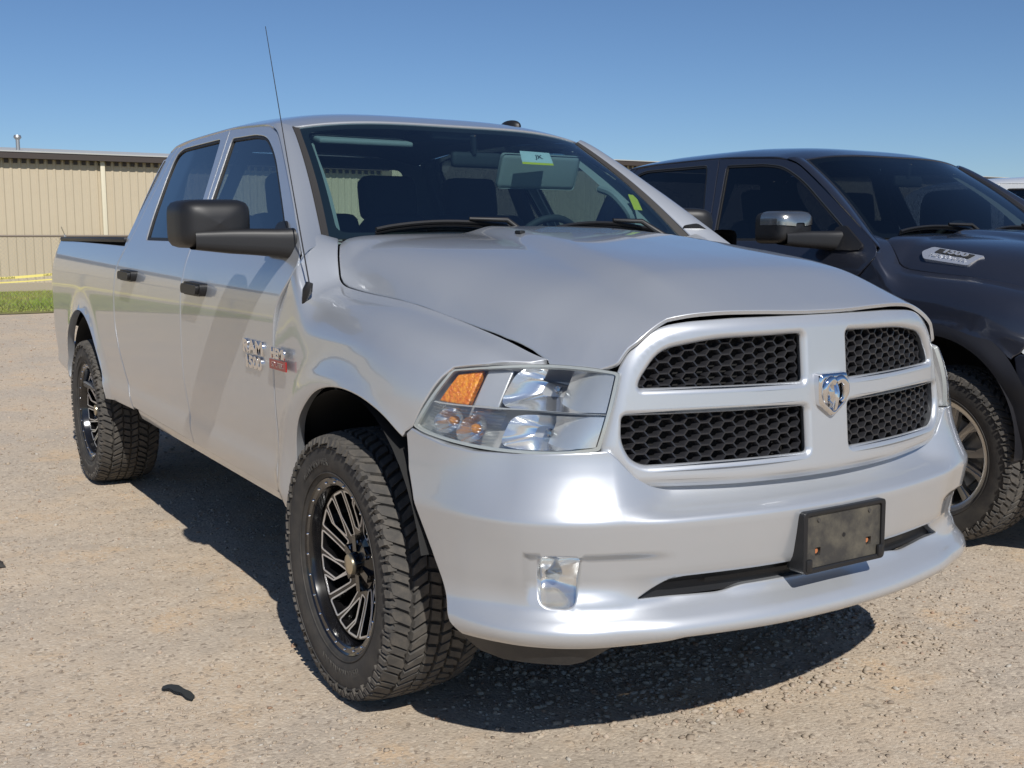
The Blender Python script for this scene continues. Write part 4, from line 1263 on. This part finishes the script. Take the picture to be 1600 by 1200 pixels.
# ------------------------------------------------------------------ ground
def vnoise(x, y, sc, seed):
    r = np.random.default_rng(seed); T = r.random((256, 256))
    fx = x * sc + 1000; fy = y * sc + 1000; ix = np.floor(fx).astype(int); iy = np.floor(fy).astype(int)
    a = fx - ix; b = fy - iy; a = a * a * (3 - 2 * a); b = b * b * (3 - 2 * b)
    g = lambda i, j: T[i % 256, j % 256]
    return g(ix, iy)*(1-a)*(1-b) + g(ix+1, iy)*a*(1-b) + g(ix, iy+1)*(1-a)*b + g(ix+1, iy+1)*a*b - .5
def ground_h(x, y):
    near = np.exp(-((np.abs(x) / 9) ** 4 + (np.abs(y) / 8) ** 4))
    h = .020 * vnoise(x, y, .9, 1) + .010 * vnoise(x, y, 3.1, 2) + .006 * vnoise(x, y, 9, 3) + .005 * vnoise(x, y, 22, 4)
    return (h - .004) * near
def axis(lo, hi, step, far):
    a = list(np.arange(lo, hi, step)); d = step; x = hi
    while x < far: a.append(x); d *= 1.22; x += d
    a.append(far); d = step; x = lo; b = []
    while x > -far: d *= 1.22; x -= d; b.append(x)
    b.append(-far - 1)
    return np.array(b[::-1] + a)
gx = axis(-4.2, 2.6, .03, 900); gy = axis(-3.2, 2.6, .03, 900)
X, Y = np.meshgrid(gx, gy, indexing='ij')
Z = ground_h(X, Y)
nx, ny = X.shape
idx = np.arange(nx * ny).reshape(nx, ny)
Fq = np.stack([idx[:-1, :-1], idx[1:, :-1], idx[1:, 1:], idx[:-1, 1:]], -1).reshape(-1, 4)
gme = bpy.data.meshes.new('ground')
gme.vertices.add(nx * ny); gme.vertices.foreach_set('co', np.stack([X, Y, Z], -1).astype(np.float32).ravel())
gme.loops.add(len(Fq) * 4); gme.loops.foreach_set('vertex_index', Fq.astype(np.int32).ravel())
gme.polygons.add(len(Fq)); gme.polygons.foreach_set('loop_start', np.arange(0, len(Fq) * 4, 4, dtype=np.int32))
gme.update(); gme.validate()
gme.polygons.foreach_set('use_smooth', [True] * len(Fq))

def ground_material():
    m = bpy.data.materials.new('gravel_dirt'); m.use_nodes = True
    nt = m.node_tree; b = nt.nodes['Principled BSDF']; b.inputs['Roughness'].default_value = .92; b.inputs['Specular IOR Level'].default_value = .2
    g = nt.nodes.new('ShaderNodeNewGeometry')
    def noise(sc, det, rough=.6):
        n = nt.nodes.new('ShaderNodeTexNoise'); n.inputs['Scale'].default_value = sc; n.inputs['Detail'].default_value = det; n.inputs['Roughness'].default_value = rough
        nt.links.new(g.outputs['Position'], n.inputs['Vector']); return n.outputs['Fac']
    def ramp(f, lo, hi):
        r = nt.nodes.new('ShaderNodeMapRange'); r.inputs['From Min'].default_value = lo; r.inputs['From Max'].default_value = hi; r.interpolation_type = 'SMOOTHSTEP'
        nt.links.new(f, r.inputs['Value']); return r.outputs[0]
    def mix(f, a, c):
        x = nt.nodes.new('ShaderNodeMix'); x.data_type = 'RGBA'; nt.links.new(f, x.inputs['Factor'])
        for k, q in (('A', a), ('B', c)):
            if isinstance(q, tuple): x.inputs[k].default_value = (*q, 1)
            else: nt.links.new(q, x.inputs[k])
        return x.outputs['Result']
    c = mix(ramp(noise(.9, 5), .36, .64), (.54, .435, .32), (.46, .39, .31))
    c = mix(ramp(noise(2.6, 6), .52, .68), c, (.57, .43, .29))
    c = mix(ramp(noise(9, 5, .7), .56, .74), c, (.37, .31, .24))
    c = mix(ramp(noise(28, 5, .7), .54, .80), c, (.29, .235, .18))
    v = nt.nodes.new('ShaderNodeTexVoronoi'); v.inputs['Scale'].default_value = 80; nt.links.new(g.outputs['Position'], v.inputs['Vector'])
    sp = nt.nodes.new('ShaderNodeSeparateColor'); nt.links.new(v.outputs['Color'], sp.inputs[0])
    c = mix(ramp(sp.outputs[0], .66, 1.0), c, (.58, .49, .38))
    c = mix(ramp(sp.outputs[1], .86, 1.05), c, (.24, .19, .145))
    nt.links.new(c, b.inputs['Base Color'])
    bp = nt.nodes.new('ShaderNodeBump'); bp.inputs['Strength'].default_value = .6; bp.inputs['Distance'].default_value = .007
    ad = nt.nodes.new('ShaderNodeMath'); ad.operation = 'ADD'
    nt.links.new(noise(60, 6, .75), ad.inputs[0])
    ml = nt.nodes.new('ShaderNodeMath'); ml.operation = 'MULTIPLY'; ml.inputs[1].default_value = -.6
    nt.links.new(v.outputs['Distance'], ml.inputs[0]); nt.links.new(ml.outputs[0], ad.inputs[1])
    nt.links.new(ad.outputs[0], bp.inputs['Height']); nt.links.new(bp.outputs[0], b.inputs['Normal'])
    return m
ground = link('ground', gme, ground_material())
tag(ground, kind='structure')

# loose stones: uncountable, one object
def stones(name, n, xr, yr, smin, smax, pw, seed, dens_fn=None):
    r = np.random.default_rng(seed)
    x = r.uniform(*xr, n); y = r.uniform(*yr, n)
    if dens_fn is not None:
        k = r.random(n) < dens_fn(x, y); x = x[k]; y = y[k]; n = len(x)
    bm = bmesh.new(); bmesh.ops.create_icosphere(bm, subdivisions=1, radius=1)
    V = np.array([v.co for v in bm.verts]); bm.verts.index_update(); F = np.array([[q.index for q in f.verts] for f in bm.faces]); bm.free()
    nv = len(V)
    s = smin + (smax - smin) * r.random(n) ** pw
    P = V[None] * (1 + .38 * (r.random((n, nv, 1)) - .5) * 1.6)
    P = P * s[:, None, None] * np.stack([r.uniform(.8, 1.3, n), r.uniform(.6, 1.0, n), r.uniform(.4, .75, n)], 1)[:, None, :]
    an = r.uniform(0, 6.28, n); c, q = np.cos(an), np.sin(an)
    Q = np.stack([P[..., 0] * c[:, None] - P[..., 1] * q[:, None], P[..., 0] * q[:, None] + P[..., 1] * c[:, None], P[..., 2]], -1)
    Q += np.stack([x, y, ground_h(x, y) + s * .18], 1)[:, None, :]
    FF = (F[None] + (np.arange(n) * nv)[:, None, None]).reshape(-1, 3)
    me = bpy.data.meshes.new(name)
    me.vertices.add(n * nv); me.vertices.foreach_set('co', Q.astype(np.float32).ravel())
    me.loops.add(len(FF) * 3); me.loops.foreach_set('vertex_index', FF.astype(np.int32).ravel())
    me.polygons.add(len(FF)); me.polygons.foreach_set('loop_start', np.arange(0, len(FF) * 3, 3, dtype=np.int32))
    me.update()
    at = me.attributes.new('tint', 'FLOAT', 'POINT'); at.data.foreach_set('value', np.repeat(r.random(n), nv).astype(np.float32))
    return me
def stone_material():
    m = bpy.data.materials.new('stone'); m.use_nodes = True; nt = m.node_tree; b = nt.nodes['Principled BSDF']; b.inputs['Roughness'].default_value = .85
    a = nt.nodes.new('ShaderNodeAttribute'); a.attribute_name = 'tint'
    r = nt.nodes.new('ShaderNodeValToRGB'); e = r.color_ramp.elements
    e[0].position = 0; e[0].color = (.24, .19, .145, 1); e[1].position = 1; e[1].color = (.44, .40, .34, 1)
    for p, c in ((.18, (.36, .29, .215)), (.5, (.41, .34, .26)), (.8, (.44, .36, .28)), (.90, (.31, .19, .12)), (.93, (.43, .38, .31))):
        q = e.new(p); q.color = (*c, 1)
    nt.links.new(a.outputs['Fac'], r.inputs[0]); nt.links.new(r.outputs[0], b.inputs['Base Color'])
    return m
SM = stone_material()
cl = lambda x, y: .30 + 1.5 * np.clip(vnoise(x, y, 1.6, 9) * 1.4 + vnoise(x, y, 5, 12) * .6 + .08, 0, 1)
g1 = link('gravel', stones('gravel', 60000, (-4.2, 2.4), (-2.9, 2.2), .0016, .0080, 2.2, 21, cl), SM)
tag(g1, 'small loose gravel scattered over the tan dirt lot', 'gravel', kind='stuff')
g2 = link('gravel', stones('gravel', 2200, (-3.6, 2.2), (-2.6, 2.0), .004, .014, 2.8, 22), SM)
tag(g2, 'larger loose pebbles lying on the dirt around the trucks', 'gravel', kind='stuff')
g3 = link('gravel', stones('gravel', 5200, (-.1, .80), (-.70, 1.0), .003, .014, 2.2, 23, lambda x, y: np.clip(vnoise(x, y, 3.0, 5) * 2.2 + .45, 0, 1) * np.clip(1.2 - np.abs(x - .3) * 1.5, 0, 1)), SM)
tag(g3, 'coarse crushed stone in the shade under the silver truck', 'gravel', kind='stuff')
g4 = link('gravel', stones('gravel', 9000, (-18, -4), (-5, 2.5), .005, .016, 2.0, 24), SM)
tag(g4, 'distant gravel strewn across the lot behind the silver truck', 'gravel', kind='stuff')

# scrap on the ground
sc = MB(); sp_ = [(-.340, -1.436), (-.318, -1.416), (-.285, -1.402), (-.250, -1.386), (-.221, -1.372)]
def scf(u, v):
    i = min(int(u * 4), 3); f = u * 4 - i
    p = np.array(sp_[i]) * (1 - f) + np.array(sp_[i + 1]) * f
    w = (.0135 + .003 * math.sin(17 * u) - .008 * max(0, .25 - u) * 4) * (2 * v - 1)
    return (p[0] - w * .9, p[1] + w * .7, float(ground_h(p[0], p[1])) + .008 + .010 * math.sin(math.pi * u) + .004 * v)
sc.grid(scf, 16, 4); sc.grid(lambda u, v: tuple(np.array(scf(u, v)) - np.array([0, 0, .003])), 16, 4)
tag(sc.build('rubber_scrap', mat('scrap_rubber', (.03, .032, .03), .6), None, 40), 'torn strip of black rubber lying on the dirt at lower left', 'scrap')
sb = MB(); sb.grid(lambda u, v: (-2.05 + .10 * (u - .5) + .02 * v, -1.69 + .05 * (v - .5), .004 + .022 * math.sin(math.pi * u) * math.sin(math.pi * v) + .004 * math.sin(9 * u)), 8, 5)
tag(sb.build('dark_clod', mat('dark_clod', (.05, .045, .04), .9), None, 40), 'small dark clod of debris at the left edge of the dirt lot', 'debris')

# ------------------------------------------------------------------ lawn, buildings, fence
WX = -26.7
lawn = MB().grid(lambda u, v: (-18.8 - 8.0 * u + .25 * math.sin(v * 90) * (1 - u), -60 + 120 * v, .012 + .03 * u), 6, 160).build('lawn', mat('turf_soil', (.16, .16, .045), .95, noise=(1.2, .8, (.24, .19, .08))))
tag(lawn, kind='structure')
r = np.random.default_rng(5); n = 60000
bx = -18.9 - 7.7 * r.random(n); by = r.uniform(-16, 8, n); h = r.uniform(.03, .09, n) * np.clip((-18.6 - bx) / 1.6, .35, 1); an = r.uniform(0, 6.28, n); wd = r.uniform(.006, .012, n)
lean = r.normal(0, .03, (n, 2))
p0 = np.stack([bx - np.cos(an) * wd, by - np.sin(an) * wd, np.full(n, .01)], 1); p1 = np.stack([bx + np.cos(an) * wd, by + np.sin(an) * wd, np.full(n, .01)], 1); p2 = np.stack([bx + lean[:, 0], by + lean[:, 1], .02 + h], 1)
me = bpy.data.meshes.new('grass'); me.vertices.add(3 * n); me.vertices.foreach_set('co', np.stack([p0, p1, p2], 1).astype(np.float32).ravel())
me.loops.add(3 * n); me.loops.foreach_set('vertex_index', np.arange(3 * n, dtype=np.int32)); me.polygons.add(n); me.polygons.foreach_set('loop_start', np.arange(0, 3 * n, 3, dtype=np.int32)); me.update()
gro = link('grass', me, mat('grass_blade', (.24, .34, .05), .7, noise=(.8, .8, (.36, .30, .09))))
tag(gro, 'mown grass strip in front of the tan metal building', 'grass', kind='stuff')

TAN = mat('tan_metal_siding', (.52, .44, .315), .5, noise=(.7, .45, (.44, .365, .26)))
CREAM = mat('cream_trim', (.66, .60, .45), .5)
BROWN = mat('dark_brown_trim_and_shadow', (.055, .042, .035), .5)  # fascia colour, also used for the painted shadow teeth below it
ROOFM = mat('white_metal_roof', (.45, .45, .43), .5)
def sheet_mesh(h):
    pr = []
    for k in range(4):
        y = k * .2
        pr += [(0, y), (0, y + .115), (.018, y + .140), (.018, y + .175), (0, y + .2)]
    v = []; f = []
    for z in (0, h):
        for d, y in pr: v.append((d, y, z))
    n = len(pr)
    f = [(i, i + 1, n + i + 1, n + i) for i in range(n - 1)]
    return mesh_from('wall_sheet', v, f, 20)
def building(label, x, y0, y1, h, depth, gut, vents):
    e = empty('metal_building', (x, (y0 + y1) / 2, 0)); tag(e, label, 'building')
    ym = (y0 + y1) / 2; me = sheet_mesh(h)
    n = int((y1 - y0) / .8)
    for k in range(n):
        o = link('wall_sheet', me, TAN, e); o.location = (0, y0 + k * .8 - ym, 0)
    L = n * .8; yc = y0 + L / 2 - ym
    MB().box((-depth / 2 - .02, yc, h / 2), (depth, L - .02, h - .02)).build('wall', TAN, e)
    MB().box((.12, yc, h + .06), (.26, L + .2, .15)).build('fascia', BROWN, e)
    rf = MB().grid(lambda u, v: (.27 - (depth + .3) * u, yc - L / 2 - .15 + (L + .3) * v, h + .145 + .6 * (1 - abs(2 * u - 1))), 2, 1)
    rf.grid(lambda u, v: (.27, yc - L / 2 - .15 + (L + .3) * u, h + .135 + .03 * v), 1, 1)
    ro = rf.build('roof', ROOFM, e)
    for yy in (yc - L / 2 + .02, yc + L / 2 - .06):
        MB().prism([(0, h - .05), (0, h + .13), (-depth / 2, h + .70), (-depth, h + .13), (-depth, h - .05)], lambda u, v, q: (u, yy + q, v), 0, .04).build('gable', TAN, e)
    # dark teeth modelled as the scalloped rib shadow under the eave
    tz = MB()
    for k in range(n * 4): tz.box((.034, y0 - ym + k * .2 + .06, h - .055), (.012, .10, .13))
    o = tz.build('eave_shadow_teeth', BROWN, e); o['kind'] = 'stuff'
    for y in gut: MB().rbox((.085, y - ym, h / 2), (.09, .11, h), .015).build('downspout', CREAM, e)
    for y in vents:
        MB().tube([(-2.0, y - ym, h + .2), (-2.0, y - ym, h + .62)], .05, 12).tube([(-2.0, y - ym, h + .60), (-2.0, y - ym, h + .66), (-2.0, y - ym, h + .72)], [.05, .10, .08], 12).build('roof_vent', STEEL, ro)
    MB().box((.04, yc, .12), (.03, L, .24)).build('base_trim', mat('tan_base', (.40, .34, .25), .6), e)
    return e
building('long tan ribbed metal building with brown eave behind the lawn', WX, -44, 12, 3.30, 14, [4.10, -3.9, -11.9, -19.9], [2.45, -9])
building('tan metal building seen between the silver cab and the dark truck roof', WX - .6, 12.6, 52, 3.80, 14, [20.6, 28.6], [29.0, 30.2, 49.6])

FXX = -19.6
fence = empty('chain_link_fence', (FXX, -6, 0)); tag(fence, 'galvanised chain link fence standing between the lot and the tan building', 'fence')
fy0, fy1 = -20, 10
for k in range(11):
    y = 1.84 + (k - 7) * 3.0
    MB().tube([(0, y + 6, 0), (0, y + 6, 1.43)], .030, 8).tube([(0, y + 6, 1.42), (.12, y + 5.92, 1.58)], .008, 6).build('post', STEEL, fence)
MB().tube([(0, fy0 + 6, 1.405), (0, fy1 + 6, 1.405)], .021, 8).build('top_rail', mat('weathered_rail', (.20, .165, .13), .6, .3), fence)
wm = MB(); sp = .075; H = 1.38
for k in range(int((fy1 - fy0) / sp)):
    y = fy0 + 6 + k * sp
    for sg in (-1, 1):
        a_ = (0.004 * sg, y, .04); b_ = (0.004 * sg, y + sg * H * .95, H)
        w = .0016
        wm.add([(a_[0], a_[1] - w, a_[2]), (a_[0], a_[1] + w, a_[2]), (b_[0], b_[1] + w, b_[2]), (b_[0], b_[1] - w, b_[2]), (a_[0] + w, a_[1], a_[2]), (b_[0] + w, b_[1], b_[2])], [(0, 1, 2, 3), (0, 4, 5, 3), (4, 1, 2, 5)])
o = wm.build('wire_mesh', STEEL, fence, fix=False); o['kind'] = 'stuff'
TAPE = mat('yellow_tape', (.78, .68, .20), .45)
for i, (z0, z1, lab) in enumerate(((.665, .70, 'upper strand of yellow caution tape strung along the fence'), (.585, .60, 'lower strand of yellow caution tape strung along the fence'))):
    tp_ = MB(); hw = .024 if i == 0 else .012
    zf = lambda y: (z0 + (z1 - z0) * min(1, max(0, (y - .6) / 1.2)) - .05 * math.sin(math.pi * ((y - 1.84) % 3.0) / 3.0))
    for sg in (0, 1):
        tp_.grid(lambda u, v: (FXX + .06 + .004 * sg + .01 * math.sin(9 * u * 30), fy0 + (fy1 - fy0) * u, zf(fy0 + (fy1 - fy0) * u) + hw * (2 * v - 1)), 240, 1)
    t = tp_.build('caution_tape', TAPE, None, fix=False); tag(t, lab, 'tape', 'tape strung along the fence')
    if i == 0:
        for y in (.75, 1.55, 2.35, -.05, -.85): text_on('tape_lettering', 'CAUTION', .055, lambda x, y_, h: (FXX + .078 + h, y + x * 1.2, zf(y + x * 1.2) + y_), INK, t, ext=.0005)
